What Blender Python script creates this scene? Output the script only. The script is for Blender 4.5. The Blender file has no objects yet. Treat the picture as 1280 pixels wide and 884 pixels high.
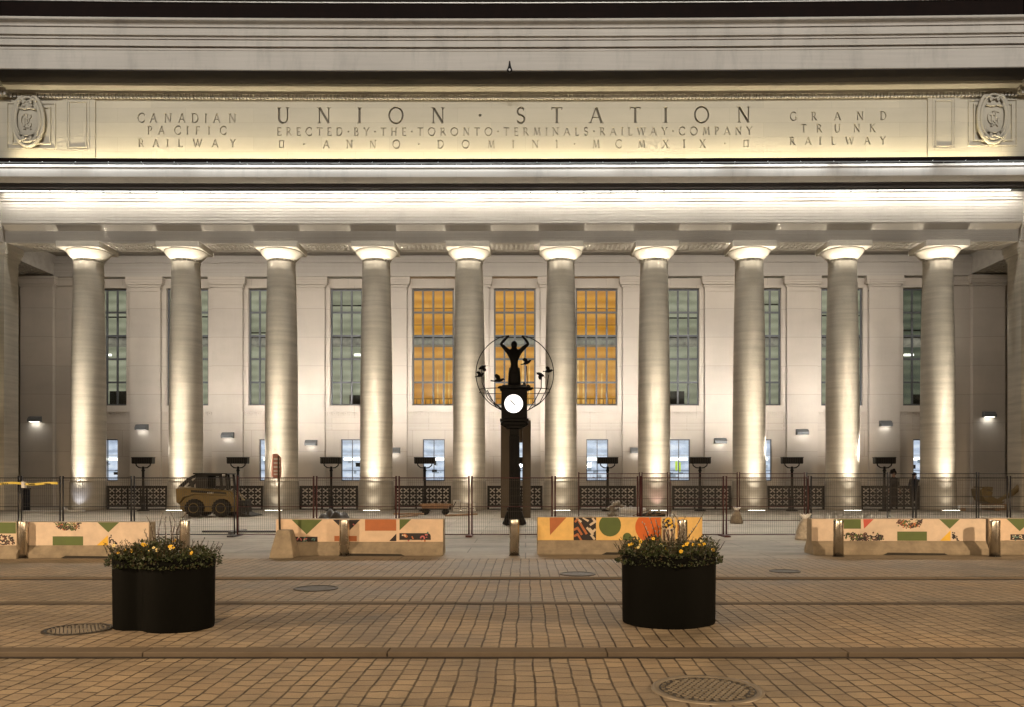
import bpy, bmesh, math, random
from mathutils import Vector, Matrix
from math import sin, cos, pi, radians
rnd = random.Random(7)

# ------------------------------------------------------------------ camera
F, CX, HY, CH = 1020.0, 657.0, 598.0, 1.6
scn = bpy.context.scene
COL = scn.collection
cam = bpy.data.cameras.new('camera'); camo = bpy.data.objects.new('camera', cam); COL.objects.link(camo)
camo.location = (0, 0, CH); camo.rotation_euler = (radians(90), 0, 0)
cam.sensor_width = 36; cam.lens = F / 1280 * 36
cam.shift_x = (640 - CX) / 1280; cam.shift_y = (HY - 442) / 1280
cam.clip_start = 0.05; cam.clip_end = 3000
scn.camera = camo
# ------------------------------------------------------------------ night sky, exposure
w = bpy.data.worlds.new('World'); scn.world = w; w.use_nodes = True
nt = w.node_tree; nt.nodes.clear()
wo = nt.nodes.new('ShaderNodeOutputWorld'); bgn = nt.nodes.new('ShaderNodeBackground')
bgn.inputs[0].default_value = (1.0, 0.80, 0.60, 1); bgn.inputs[1].default_value = 0.02
nt.links.new(bgn.outputs[0], wo.inputs[0])
scn.view_settings.view_transform = 'Standard'; scn.view_settings.look = 'None'
scn.view_settings.exposure = 0.0; scn.view_settings.gamma = 1.0
try:
    scn.cycles.max_bounces = 6; scn.cycles.diffuse_bounces = 4; scn.cycles.use_light_tree = True
    scn.cycles.sample_clamp_indirect = 4.0; scn.cycles.use_denoising = True
except Exception: pass

def light(kind, name, loc, aim, energy, color, size=0.1, size_y=None, cone=40, blend=1.0, spread=None, parent=None):
    d = bpy.data.lights.new(name, kind); d.energy = energy; d.color = color
    if kind == 'AREA':
        d.shape = 'RECTANGLE'; d.size = size; d.size_y = size_y or size
        if spread: d.spread = radians(spread)
    elif kind == 'SPOT':
        d.spot_size = radians(cone); d.spot_blend = blend; d.shadow_soft_size = size
    else: d.shadow_soft_size = size
    o = bpy.data.objects.new(name, d); COL.objects.link(o)
    v = Vector(aim) - Vector(loc)
    q = v.to_track_quat('-Z', 'Y')
    o.rotation_euler = q.to_euler()
    o.location = loc
    if parent is not None:
        o.parent = parent; o.location = Vector(loc) - parent.location
    return o
def strip(name, ya, za, ay, az, energy, color, size_y, spread, parent, x0, x1, k=10):
    for i in range(k):          # a run of short linear lamps that follows the cornice
        xa_, xb_ = x0+(x1-x0)*i/k, x0+(x1-x0)*(i+1)/k; xm = (xa_+xb_)/2; dz = lens_bow((xm, ya, za))[2]-za
        o = light('AREA', name, (xm, ya, za+dz), (xm, ay, az+dz), energy/k, color, size=abs(xb_-xa_)-.02, size_y=size_y, spread=spread, parent=parent)
# street lamps of the road behind and beside the camera
STREET = (1.0, 0.71, 0.43)
for x, y in ((-17, 3.5), (17, 3.5)):
    light('SPOT', 'street_lamp_light', (x, y, 6.6), (x*.97, y + .9, 0), 9500, STREET, size=0.16, cone=168, blend=.25)
light('SPOT', 'street_lamp_light', (-1.5, -4.5, 7.5), (-1.5, -1.0, 0), 6500, STREET, size=0.2, cone=150, blend=.5)
# building floodlights on the roof across the street
for x in (-24, -16, -8, 0, 8, 16, 24):
    light('SPOT', 'roof_flood_light', (x, -14, 34), (x * 1.0, 37, 20.2), 50000, (1.0, 0.95, 0.88), size=0.4, cone=24, blend=1.0)

# ------------------------------------------------------------------ measures
def zf(py, Y): return CH + (HY - py) * Y / F
def xf(px, Y): return (px - CX) * Y / F
def P(px, py, Y): return Vector((xf(px, Y), Y, zf(py, Y)))
def gz(Y):
    if Y < 7.3: return 0.0
    if Y < 12.6: return 0.04
    if Y < 16: return 0.065
    if Y < 34: return 0.065 + (Y - 16) / 18 * 0.095
    return 0.16
def gY(py):
    Y = 10.0
    for _ in range(40): Y = (CH - gz(Y)) * F / (py - HY)
    return Y
YC, YW, X0 = 37.5, 43.0, -0.57

# ------------------------------------------------------------------ tags and builders
def tag(o, label=None, cat=None, group=None, kind=None):
    if label: o['label'] = label
    if cat: o['category'] = cat
    if group: o['group'] = group
    if kind: o['kind'] = kind
    return o
def empty(name, loc, label=None, cat=None, group=None):
    o = bpy.data.objects.new(name, None); COL.objects.link(o); o.location = loc
    o.empty_display_size = 0.2
    return tag(o, label, cat, group)
def lens_bow(v):          # bends and tilts the straight entablature to imitate lens bowing
    x, y, z = v
    if z < 11.0: return v
    k = min(1, (z-11.0)/1.2); t = max(0, (z-12.3)/9); u = max(-1.3, min(1.3, (x-X0)/22.5))
    return (x, y, z + k*((.03+.12*t)*u*u + .035*u))
class MB:
    def __init__(s): s.v = []; s.f = []; s.m = []; s.sm = []
    def add(s, vs, fs, mi=0, smooth=False):
        b = len(s.v); s.v += [tuple(p) for p in vs]
        for f in fs: s.f.append(tuple(b + i for i in f)); s.m.append(mi); s.sm.append(smooth)
        return s
    def box(s, x0, x1, y0, y1, z0, z1, mi=0):
        x0, x1 = sorted((x0, x1)); y0, y1 = sorted((y0, y1)); z0, z1 = sorted((z0, z1))
        v = [(x0,y0,z0),(x1,y0,z0),(x1,y1,z0),(x0,y1,z0),(x0,y0,z1),(x1,y0,z1),(x1,y1,z1),(x0,y1,z1)]
        return s.add(v, [(0,3,2,1),(4,5,6,7),(0,1,5,4),(1,2,6,5),(2,3,7,6),(3,0,4,7)], mi)
    def cbox(s, c, d, mi=0): return s.box(c[0]-d[0]/2, c[0]+d[0]/2, c[1]-d[1]/2, c[1]+d[1]/2, c[2]-d[2]/2, c[2]+d[2]/2, mi)
    def profile(s, pts, x0, x1, mi=0):          # closed (y, z) outline run along X
        n = len(pts); k = max(1, int(abs(x1-x0)/1.9)); v = []; fs = []
        for j in range(k+1): v += [(x0+(x1-x0)*j/k, y, z) for y, z in pts]
        for j in range(k): fs += [(j*n+i, j*n+(i+1) % n, (j+1)*n + (i+1) % n, (j+1)*n + i) for i in range(n)]
        fs += [tuple(range(n-1, -1, -1)), tuple(range(k*n, (k+1)*n))]
        return s.add(v, fs, mi)
    def slabxz(s, pts, y0, y1, mi=0):           # closed (x, z) outline with thickness in Y
        n = len(pts)
        a = sum(pts[i][0]*pts[(i+1)%n][1] - pts[(i+1)%n][0]*pts[i][1] for i in range(n))
        if a < 0: pts = pts[::-1]
        v = [(x, y0, z) for x, z in pts] + [(x, y1, z) for x, z in pts]
        fs = [tuple(range(n)), tuple(range(2*n-1, n-1, -1))] + [((i+1) % n, i, n + i, n + (i+1) % n) for i in range(n)]
        return s.add(v, fs, mi)
    def tube(s, pts, r, seg=8, mi=0, smooth=True, cap=True):
        pts = [Vector(p) for p in pts]; n = len(pts)
        rs = r if isinstance(r, (list, tuple)) else [r]*n
        b = len(s.v); up = None
        for i, p in enumerate(pts):
            t = (pts[min(i+1, n-1)] - pts[max(i-1, 0)]).normalized()
            if up is None:
                up = Vector((0,0,1)) if abs(t.z) < .9 else Vector((1,0,0))
            a = t.cross(up).normalized(); c = a.cross(t).normalized(); up = c
            for k in range(seg):
                an = 2*pi*k/seg
                s.v.append(tuple(p + (a*cos(an) + c*sin(an))*rs[i]))
        for i in range(n-1):
            for k in range(seg):
                s.f.append((b+i*seg+k, b+i*seg+(k+1)%seg, b+(i+1)*seg+(k+1)%seg, b+(i+1)*seg+k)); s.m.append(mi); s.sm.append(smooth)
        if cap:
            s.f.append(tuple(b+k for k in range(seg-1, -1, -1))); s.m.append(mi); s.sm.append(False)
            s.f.append(tuple(b+(n-1)*seg+k for k in range(seg))); s.m.append(mi); s.sm.append(False)
        return s
    def lathe(s, c, prof, seg=32, mi=0, smooth=True, sx=1, sy=1, cap=True):   # prof: (r, z)
        b = len(s.v)
        for r, z in prof:
            for k in range(seg):
                an = 2*pi*k/seg; s.v.append((c[0]+r*sx*cos(an), c[1]+r*sy*sin(an), c[2]+z))
        for i in range(len(prof)-1):
            for k in range(seg):
                s.f.append((b+i*seg+k, b+i*seg+(k+1)%seg, b+(i+1)*seg+(k+1)%seg, b+(i+1)*seg+k)); s.m.append(mi); s.sm.append(smooth)
        if cap:
            s.f.append(tuple(b+k for k in range(seg-1, -1, -1))); s.m.append(mi); s.sm.append(False)
            s.f.append(tuple(b+(len(prof)-1)*seg+k for k in range(seg))); s.m.append(mi); s.sm.append(False)
        return s
    def blob(s, c, r, mi=0, seg=10, rings=6, jit=0.0):
        prof = []
        b = len(s.v)
        r = r if isinstance(r, (tuple, list)) else (r, r, r)
        for i in range(rings+1):
            th = pi*i/rings
            for k in range(seg):
                an = 2*pi*k/seg; j = 1 + rnd.uniform(-jit, jit)
                s.v.append((c[0]+r[0]*sin(th)*cos(an)*j, c[1]+r[1]*sin(th)*sin(an)*j, c[2]-r[2]*cos(th)*j))
        for i in range(rings):
            for k in range(seg):
                s.f.append((b+i*seg+k, b+i*seg+(k+1)%seg, b+(i+1)*seg+(k+1)%seg, b+(i+1)*seg+k)); s.m.append(mi); s.sm.append(True)
        return s
    def build(s, name, mats, parent=None, bevel=0.0):
        mats = mats if isinstance(mats, (list, tuple)) else [mats]
        me = bpy.data.meshes.new(name)
        off = Vector((0,0,0))
        p = parent
        while p is not None: off = off + p.location; p = p.parent
        top = parent
        while top is not None and top.parent is not None: top = top.parent
        if top is not None and top.get('category') in ('railway station', 'strip light'): s.v = [lens_bow(v) for v in s.v]
        me.from_pydata([tuple(Vector(v) - off) for v in s.v], [], s.f)
        for m in mats: me.materials.append(m)
        for i, pl in enumerate(me.polygons): pl.material_index = s.m[i]; pl.use_smooth = s.sm[i]
        me.update()
        o = bpy.data.objects.new(name, me); COL.objects.link(o)
        if parent is not None: o.parent = parent
        if bevel:
            bv = o.modifiers.new('bevel', 'BEVEL'); bv.width = bevel; bv.segments = 2; bv.limit_method = 'ANGLE'; bv.angle_limit = radians(40)
        return o
def copy_tree(o, parent=None):
    c = o.copy(); COL.objects.link(c)
    if parent is not None: c.parent = parent
    for ch in list(o.children): copy_tree(ch, c)
    return c

# ------------------------------------------------------------------ materials
def newmat(name):
    m = bpy.data.materials.new(name); m.use_nodes = True
    n = m.node_tree; b = n.nodes['Principled BSDF']; return m, n, b
def N(n, t, **k):
    x = n.nodes.new(t)
    for a, v in k.items():
        if a.startswith('_'): setattr(x, a[1:], v)
    return x
def ramp(n, src, stops):
    r = n.nodes.new('ShaderNodeValToRGB'); cr = r.color_ramp
    while len(cr.elements) < len(stops): cr.elements.new(0.5)
    for e, (p, c) in zip(cr.elements, stops): e.position = p; e.color = (*c, 1) if len(c) == 3 else c
    n.links.new(src, r.inputs[0]); return r
def noise(n, vec, scale, detail=4, rough=.55, mapscale=None):
    if mapscale:
        mp = n.nodes.new('ShaderNodeMapping'); mp.inputs['Scale'].default_value = mapscale
        n.links.new(vec, mp.inputs[0]); vec = mp.outputs[0]
    t = n.nodes.new('ShaderNodeTexNoise'); t.inputs['Scale'].default_value = scale; t.inputs['Detail'].default_value = detail
    t.inputs['Roughness'].default_value = rough; n.links.new(vec, t.inputs['Vector']); return t.outputs['Fac']
def mixc(n, fac, a, b, mode='MIX'):
    m = n.nodes.new('ShaderNodeMix'); m.data_type = 'RGBA'; m.blend_type = mode
    if isinstance(fac, (int, float)): m.inputs[0].default_value = fac
    else: n.links.new(fac, m.inputs[0])
    for i, c in ((6, a), (7, b)):
        if isinstance(c, tuple): m.inputs[i].default_value = (*c, 1) if len(c) == 3 else c
        else: n.links.new(c, m.inputs[i])
    return m.outputs[2]
def bumpn(n, b, h, strength=.3, dist=.01):
    bp = n.nodes.new('ShaderNodeBump'); bp.inputs['Strength'].default_value = strength; bp.inputs['Distance'].default_value = dist
    n.links.new(h, bp.inputs['Height']); n.links.new(bp.outputs[0], b.inputs['Normal'])
def math_(n, op, a, b=None):
    m = n.nodes.new('ShaderNodeMath'); m.operation = op
    for i, c in ((0, a), (1, b)):
        if c is None: continue
        if isinstance(c, (int, float)): m.inputs[i].default_value = c
        else: n.links.new(c, m.inputs[i])
    return m.outputs[0]

def stone(name, base, streak=(.25, .25, 9), joints=None, rough=.75, vary=.16, dirt=0.0, jointdark=.6):
    m, n, b = newmat(name)
    g = n.nodes.new('ShaderNodeNewGeometry').outputs['Position']
    big = noise(n, g, .5, 5, .6); fine = noise(n, g, 22, 5, .65)
    hs = noise(n, g, 1.0, 5, .6, mapscale=streak)
    lo = tuple(c*(1-vary) for c in base); hi = tuple(min(1, c*(1+vary)) for c in base)
    c = mixc(n, ramp(n, hs, [(.3, (0,0,0)), (.7, (1,1,1))]).outputs[0], lo, hi)
    c = mixc(n, .35, c, ramp(n, big, [(.3, tuple(x*.8 for x in base)), (.7, tuple(min(1,x*1.1) for x in base))]).outputs[0])
    c = mixc(n, .2, c, ramp(n, fine, [(.3, lo), (.7, hi)]).outputs[0])
    h = math_(n, 'MULTIPLY', fine, .25)
    if joints:
        bw, rh = joints
        sp = n.nodes.new('ShaderNodeSeparateXYZ'); n.links.new(g, sp.inputs[0])
        cb = n.nodes.new('ShaderNodeCombineXYZ'); n.links.new(sp.outputs[0], cb.inputs[0]); n.links.new(sp.outputs[2], cb.inputs[1])
        br = n.nodes.new('ShaderNodeTexBrick'); n.links.new(cb.outputs[0], br.inputs[0])
        br.inputs['Scale'].default_value = 1; br.inputs['Brick Width'].default_value = bw; br.inputs['Row Height'].default_value = rh
        br.inputs['Mortar Size'].default_value = .009; br.inputs['Mortar Smooth'].default_value = .3
        br.inputs['Color1'].default_value = (.95,.95,.95,1); br.inputs['Color2'].default_value = (1.04,1.035,1.02,1); br.inputs['Mortar'].default_value = (jointdark,)*3 + (1,)
        c = mixc(n, 1.0, c, br.outputs[0], 'MULTIPLY')
        h = math_(n, 'SUBTRACT', h, br.outputs[1])
    if dirt:
        d = noise(n, g, 1.0, 6, .7, mapscale=(1.6, 1.6, .35))
        c = mixc(n, math_(n, 'MULTIPLY', ramp(n, d, [(.5, (0,0,0)), (.72, (1,1,1))]).outputs[0], dirt), c, tuple(x*.35 for x in (base[0], base[1]*1.05, base[2]*1.1)))
    n.links.new(c, b.inputs['Base Color']); b.inputs['Roughness'].default_value = rough
    b.inputs['Specular IOR Level'].default_value = .25
    bumpn(n, b, h, .35, .012)
    return m
def plain(name, base, rough=.5, metal=0.0, vary=.15, scale=8, bump=.15, spec=.5):
    m, n, b = newmat(name)
    tc = n.nodes.new('ShaderNodeNewGeometry').outputs['Position']
    f = noise(n, tc, scale, 5, .6)
    r = ramp(n, f, [(.3, tuple(c*(1-vary) for c in base)), (.7, tuple(min(1, c*(1+vary)) for c in base))])
    n.links.new(r.outputs[0], b.inputs['Base Color']); b.inputs['Metallic'].default_value = metal
    rr = ramp(n, f, [(.3, (max(0,rough-.08),)*3), (.7, (min(1,rough+.08),)*3)]); n.links.new(rr.outputs[0], b.inputs['Roughness'])
    b.inputs['Specular IOR Level'].default_value = spec
    bumpn(n, b, noise(n, tc, scale*6, 3), bump, .004)
    return m
def glow(name, color, strength):
    m, n, b = newmat(name)
    b.inputs['Base Color'].default_value = (*color, 1); b.inputs['Emission Color'].default_value = (*color, 1); b.inputs['Emission Strength'].default_value = strength
    return m

LIME = (.43, .40, .35)
M = {}
M['stone'] = stone('limestone', LIME, (.12, .12, 7), joints=None, dirt=.12)
M['column'] = stone('column_stone', (.52, .48, .405), (.3, .3, 5), vary=.30, dirt=.12)
M['architrave'] = stone('architrave_stone', (.40, .37, .325), (.05, .6, 16), vary=.16, dirt=.1)
M['base'] = stone('column_base_stone', (.34, .315, .27), (.4, .4, 5), vary=.2, dirt=.2)
M['wall'] = stone('wall_stone', (.44, .395, .335), (.4, .4, 1.2), joints=(1.7, 1.38), vary=.08, jointdark=.6, dirt=.1)
M['pilaster'] = stone('pilaster_stone', (.45, .405, .345), (.4, .4, 1.2), joints=(9, 1.5), vary=.08, jointdark=.6, dirt=.08)
M['cut_deep'] = plain('deep_letter_shade', (.14, .12, .09), .9, 0, .2)  # shade inside the deep cuts, painted as a dark colour
M['cut_fine'] = plain('fine_letter_shade', (.30, .27, .21), .9, 0, .2)  # shallow cuts: groove shade put into the colour
M['frieze'] = stone('inscribed_stone', (.44, .405, .33), (.25, .25, 2.2), joints=(3.1, .66), vary=.06, jointdark=.86)
M['weathered'] = stone('weathered_stone', (.45, .42, .375), (.25, .25, 9), vary=.12, dirt=.3)
M['soffit'] = stone('shaded_soffit_stone', (.024, .019, .016), (1, 1, 1), vary=.25)  # near-black colour paints in the shade under the cornices
M['coffer'] = stone('coffer_stone', (.40, .37, .32), (3, 3, 3), vary=.2)
M['copper'] = plain('dark_copper', (.010, .006, .005), .9, 0, .3, 2, .1, .1)
M['trim_metal'] = plain('roof_edge_metal', (.5, .48, .45), .4, .6)
M['iron'] = plain('black_iron', (.008, .008, .009), .5, .1, .3, 8, .15, .2)
M['bronze'] = plain('black_bronze', (.0035, .0035, .004), .5, 0, .3, 8, .15, .12)
M['frame'] = plain('grey_window_metal', (.10, .105, .11), .5, .4)
M['steel'] = plain('brushed_steel', (.62, .58, .52), .24, 1.0, .1, 3, .05)
M['fence_red'] = plain('maroon_painted_steel', (.06, .014, .014), .45, .3)
M['fence_black'] = plain('dark_galvanised_steel', (.025, .025, .03), .45, .4)
M['wire'] = plain('thin_wire', (.07, .065, .06), .5, .5)
M['concrete'] = plain('barrier_concrete', (.27, .225, .165), .85, 0, .25, 5, .5)
M['pylon'] = plain('brown_bronze_panel', (.045, .032, .019), .6, .1, .15, 2)
M['planter'] = plain('matt_black_planter', (.0028, .003, .0026), .7, 0, .2, 4, .1, .07)
M['soil'] = plain('dark_soil', (.02, .014, .01), .9, 0, .4, 20)
M['rubber'] = plain('black_rubber', (.012, .012, .012), .85, 0, .2, 8, .3, .2)
M['yellow'] = plain('worn_yellow_paint', (.13, .085, .014), .5, .1, .25, 6)
M['white'] = plain('white_sheet', (.7, .7, .7), .6)
M['wood'] = plain('raw_timber', (.25, .15, .08), .8, 0, .3)
M['sack'] = plain('grey_sack', (.25, .22, .18), .9, 0, .3, 12, .4)
M['tarp'] = plain('dark_tarp', (.035, .033, .032), .6, 0, .4, 10, .4)
M['lampgrey'] = plain('grey_lamp_housing', (.16, .17, .175), .5, .3)
M['sign'] = plain('faded_red_sign', (.45, .22, .19), .5, 0, .2, 12)
M['tape'] = plain('yellow_tape', (.75, .6, .12), .5)
M['manhole'] = plain('cast_iron_cover', (.035, .028, .021), .5, .2, .3, 14)
M['manstud'] = plain('worn_iron_stud', (.17, .145, .11), .45, .3, .2, 14)
M['manring'] = plain('worn_iron_ring', (.22, .19, .15), .45, .3, .15, 10)
M['led'] = glow('cool_led', (1.0, .97, .92), 9)
M['warmled'] = glow('warm_led', (1.0, .84, .5), 5)
M['uplens'] = glow('uplight_lens', (1.0, .93, .8), 8)
M['dial'] = glow('clock_dial', (1.0, 1.0, 1.0), 1.3)

def interior_mat(name, cols, strength, sx=1.2, sz=5.0):
    m, n, b = newmat(name)
    g = n.nodes.new('ShaderNodeNewGeometry').outputs['Position']
    f = noise(n, g, 1.0, 3, .6, mapscale=(sx, sx, sz))
    w_ = n.nodes.new('ShaderNodeTexWave'); w_.bands_direction = 'Z'; w_.inputs['Scale'].default_value = .62; w_.inputs['Distortion'].default_value = 1.0
    n.links.new(g, w_.inputs[0])
    f2 = math_(n, 'ADD', math_(n, 'MULTIPLY', f, .75), math_(n, 'MULTIPLY', w_.outputs['Fac'], .25))
    r = ramp(n, f2, [(.32, cols[0]), (.5, cols[1]), (.66, cols[2])])
    b.inputs['Base Color'].default_value = (.05,.05,.05,1)
    n.links.new(r.outputs[0], b.inputs['Emission Color']); b.inputs['Emission Strength'].default_value = strength
    return m
M['room_orange'] = interior_mat('lit_hall_orange', ((.50,.20,.015), (.62,.27,.025), (.74,.35,.05)), 1.0, .5, .7)
M['room_green'] = interior_mat('lit_room_green', ((.20,.20,.14), (.28,.285,.20), (.36,.355,.26)), 1.0, .7, 1.1)
M['room_dim'] = interior_mat('dim_room_green', ((.05,.06,.045), (.08,.09,.06), (.12,.13,.09)), 1.0, .7, 1.1)
M['room_blue'] = interior_mat('lit_lobby_blue', ((.45,.52,.68), (.68,.77,.98), (.9,.95,1.1)), 1.0, 2.0, 4.0)
M['room_grey'] = interior_mat('grey_balcony_light', ((.10,.09,.075), (.17,.155,.125), (.27,.25,.2)), 1.0, 4, 3)
M['dark_inside'] = plain('dark_interior', (.02, .017, .012), .8)
def glass():
    m, n, b = newmat('window_glass')
    n.nodes.remove(b)
    t = n.nodes.new('ShaderNodeBsdfTransparent'); t.inputs[0].default_value = (.93,.95,.93,1)
    gl = n.nodes.new('ShaderNodeBsdfGlossy'); gl.inputs['Roughness'].default_value = .05
    mx = n.nodes.new('ShaderNodeMixShader'); mx.inputs[0].default_value = .06
    n.links.new(t.outputs[0], mx.inputs[1]); n.links.new(gl.outputs[0], mx.inputs[2])
    n.links.new(mx.outputs[0], n.nodes['Material Output'].inputs[0]); return m
M['glass'] = glass()

def pavers(name, c1, c2, mortar, w_=.155, L=.172):
    m, n, b = newmat(name)
    g = n.nodes.new('ShaderNodeNewGeometry').outputs['Position']
    sp = n.nodes.new('ShaderNodeSeparateXYZ'); n.links.new(g, sp.inputs[0])
    x = math_(n, 'ADD', sp.outputs[0], math_(n, 'ADD', math_(n, 'MULTIPLY', noise(n, g, .9, 2), .06), math_(n, 'MULTIPLY', noise(n, g, 5.5, 2), .016)))
    x = math_(n, 'DIVIDE', math_(n, 'ADD', x, 40.5*.162), w_)
    row = math_(n, 'FLOOR', x)
    wn = n.nodes.new('ShaderNodeTexWhiteNoise'); wn.noise_dimensions = '1D'; n.links.new(row, wn.inputs['W'])
    y = math_(n, 'ADD', math_(n, 'DIVIDE', sp.outputs[1], L), math_(n, 'MULTIPLY', wn.outputs[0], 9.0))
    y = math_(n, 'ADD', y, math_(n, 'MULTIPLY', noise(n, g, 1.7, 3), 1.2))
    col = math_(n, 'FLOOR', y)
    cb = n.nodes.new('ShaderNodeCombineXYZ'); n.links.new(row, cb.inputs[0]); n.links.new(col, cb.inputs[1])
    w2 = n.nodes.new('ShaderNodeTexWhiteNoise'); w2.noise_dimensions = '2D'; n.links.new(cb.outputs[0], w2.inputs['Vector'])
    def joint(v, wd, soft):
        f = math_(n, 'ABSOLUTE', math_(n, 'SUBTRACT', math_(n, 'FRACT', v), .5))      # .5 at the joint
        mr = n.nodes.new('ShaderNodeMapRange'); mr.inputs[1].default_value = .5-wd-soft; mr.inputs[2].default_value = .5-wd; mr.clamp = True
        n.links.new(f, mr.inputs[0]); return mr.outputs[0]
    wob = noise(n, g, 3.5, 3, .6)
    lane = math_(n, 'MULTIPLY', joint(x, .035, .035), ramp(n, wob, [(.3, (.45,)*3), (.6, (1,1,1))]).outputs[0])
    cross = math_(n, 'MULTIPLY', joint(y, .028, .035), ramp(n, w2.outputs[0], [(.1, (.45,)*3), (.6, (1,1,1))]).outputs[0])
    jt = math_(n, 'MAXIMUM', lane, cross)
    c = mixc(n, w2.outputs[0], c1, c2)
    big = noise(n, g, .4, 5, .6); mid = noise(n, g, 1.6, 4, .6)
    c = mixc(n, 1.0, c, ramp(n, big, [(.32, (.60,.62,.62)), (.52, (1,1,1)), (.75, (1.15,1.08,.98))]).outputs[0], 'MULTIPLY')
    c = mixc(n, 1.0, c, ramp(n, mid, [(.3, (.82,.82,.82)), (.7, (1.1,1.1,1.1))]).outputs[0], 'MULTIPLY')
    stain = ramp(n, noise(n, g, .8, 6, .75, mapscale=(1, 1.6, 1)), [(.60, (1,1,1)), (.70, (.66,.64,.62))]).outputs[0]
    c = mixc(n, 1.0, c, stain, 'MULTIPLY')
    vo = n.nodes.new('ShaderNodeTexVoronoi'); vo.inputs['Scale'].default_value = 1.7; n.links.new(g, vo.inputs[0])
    c = mixc(n, ramp(n, vo.outputs[0], [(.022, (.75,)*3), (.034, (0,0,0))]).outputs[0], c, (.05,.042,.035))
    fine = noise(n, g, 70, 4, .75)
    c = mixc(n, 1.0, c, ramp(n, fine, [(.3, (.72,.72,.72)), (.7, (1.18,1.18,1.18))]).outputs[0], 'MULTIPLY')
    c = mixc(n, jt, c, mortar)
    n.links.new(c, b.inputs['Base Color'])
    rr = ramp(n, big, [(.35, (.5,)*3), (.65, (.75,)*3)]); n.links.new(rr.outputs[0], b.inputs['Roughness'])
    h = math_(n, 'SUBTRACT', math_(n, 'ADD', math_(n, 'MULTIPLY', fine, .15), math_(n, 'ADD', math_(n, 'MULTIPLY', noise(n, g, 9, 2), .3), math_(n, 'MULTIPLY', w2.outputs[0], .5))), jt)
    bumpn(n, b, h, .9, .010)
    return m
M['pavers'] = pavers('street_pavers', (.27,.215,.155), (.34,.275,.195), (.035,.022,.014))
M['pavers_near'] = pavers('near_pavers', (.25,.20,.145), (.32,.26,.185), (.03,.02,.012))
M['kerb'] = stone('granite_kerb', (.125, .10, .075), (2, 2, 2), vary=.2)
def slabs():
    m, n, b = newmat('plaza_slabs')
    g = n.nodes.new('ShaderNodeNewGeometry').outputs['Position']
    br = n.nodes.new('ShaderNodeTexBrick'); n.links.new(g, br.inputs[0]); br.inputs['Scale'].default_value = 1
    br.inputs['Brick Width'].default_value = 2.4; br.inputs['Row Height'].default_value = 1.2; br.inputs['Mortar Size'].default_value = .012
    br.inputs['Color1'].default_value = (.27,.235,.185,1); br.inputs['Color2'].default_value = (.31,.27,.215,1); br.inputs['Mortar'].default_value = (.12,.1,.08,1)
    s1 = noise(n, g, 1.0, 6, .65, mapscale=(.5, 1.3, 1)); s2 = noise(n, g, 7, 5, .7)
    c = mixc(n, 1.0, br.outputs[0], ramp(n, s1, [(.3, (.5,.48,.45)), (.5, (.95,.93,.9)), (.7, (1.2,1.17,1.1))]).outputs[0], 'MULTIPLY')
    c = mixc(n, 1.0, c, ramp(n, s2, [(.3, (.8,.8,.8)), (.7, (1.1,1.1,1.1))]).outputs[0], 'MULTIPLY')
    n.links.new(c, b.inputs['Base Color']); b.inputs['Roughness'].default_value = .6
    bumpn(n, b, s2, .3, .006); return m
M['slabs'] = slabs()
M['asphalt'] = plain('asphalt', (.05, .048, .045), .85, 0, .2, 10)
M['dimlens'] = glow('dim_lamp_lens', (1.0, .97, .9), .8)
M['led_nose'] = glow('cool_nose_led', (.95, .98, 1.0), 2.2)
M['grey_mark'] = plain('grey_dial_mark', (.25, .25, .25), .6)
M['pale_sack'] = plain('pale_sack', (.42, .38, .32), .9, 0, .3, 12, .4)

# ================================================================== THE GROUND
def sheet(name, y0, y1, z0, z1, mat, x=60, ny=1):
    mb = MB(); nx = 2
    mb.add([(-x,y0,z0),(x,y0,z0),(x,y1,z1),(-x,y1,z1)], [(0,1,2,3)])
    return tag(mb.build(name, mat), kind='structure')
g = MB(); g.add([(-1500,-1500,-.03),(1500,-1500,-.03),(1500,2500,-.03),(-1500,2500,-.03)], [(0,1,2,3)])
tag(g.build('ground', M['asphalt']), kind='structure')
sheet('pavement', -12, 7.302, 0, 0, M['pavers_near'])
sheet('road', 7.52, 10.12, .04, .04, M['pavers'])
sheet('road', 10.30, 12.6, .04, .04, M['pavers'])
sheet('pavement', 12.72, 15.6, .065, .065, M['pavers'])
def kerb(name, y0, y1, z0, z1, L=1.9, off=0.0):
    mb = MB(); x = -40 + off
    while x < 40:
        l = L * rnd.uniform(.8, 1.2); dy = rnd.uniform(-.006, .006)
        mb.box(x+.004, x+l-.004, y0+dy, y1+dy, z0-.08, z1 + rnd.uniform(-.002, .002)); x += l
    return tag(mb.build(name, M['kerb'], bevel=.008), kind='structure')
kerb('kerb', 7.30, 7.518, 0, .044)
sheet('kerb_shade_joint', 7.235, 7.302, .004, .004, M['soil'], x=40)  # dark strip laid to paint in the shaded kerb face
sheet('kerb_shade_joint', 10.07, 10.125, .044, .044, M['soil'], x=40)
sheet('kerb_shade_joint', 12.51, 12.606, .044, .044, M['soil'], x=40)  # wider dark strip for the shaded face of the far kerb

kerb('kerb', 10.125, 10.295, 0, .046, 2.6)
kerb('kerb', 12.605, 12.715, 0, .070, 2.6)
mb = MB(); mb.add([(-60,15.6,.065),(60,15.6,.065),(60,16,.065),(-60,16,.065),(60,34,.16),(-60,34,.16),(60,60,.16),(-60,60,.16)], [(0,1,2,3),(3,2,4,5),(5,4,6,7)])
tag(mb.build('plaza', M['slabs']), kind='structure')

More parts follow.
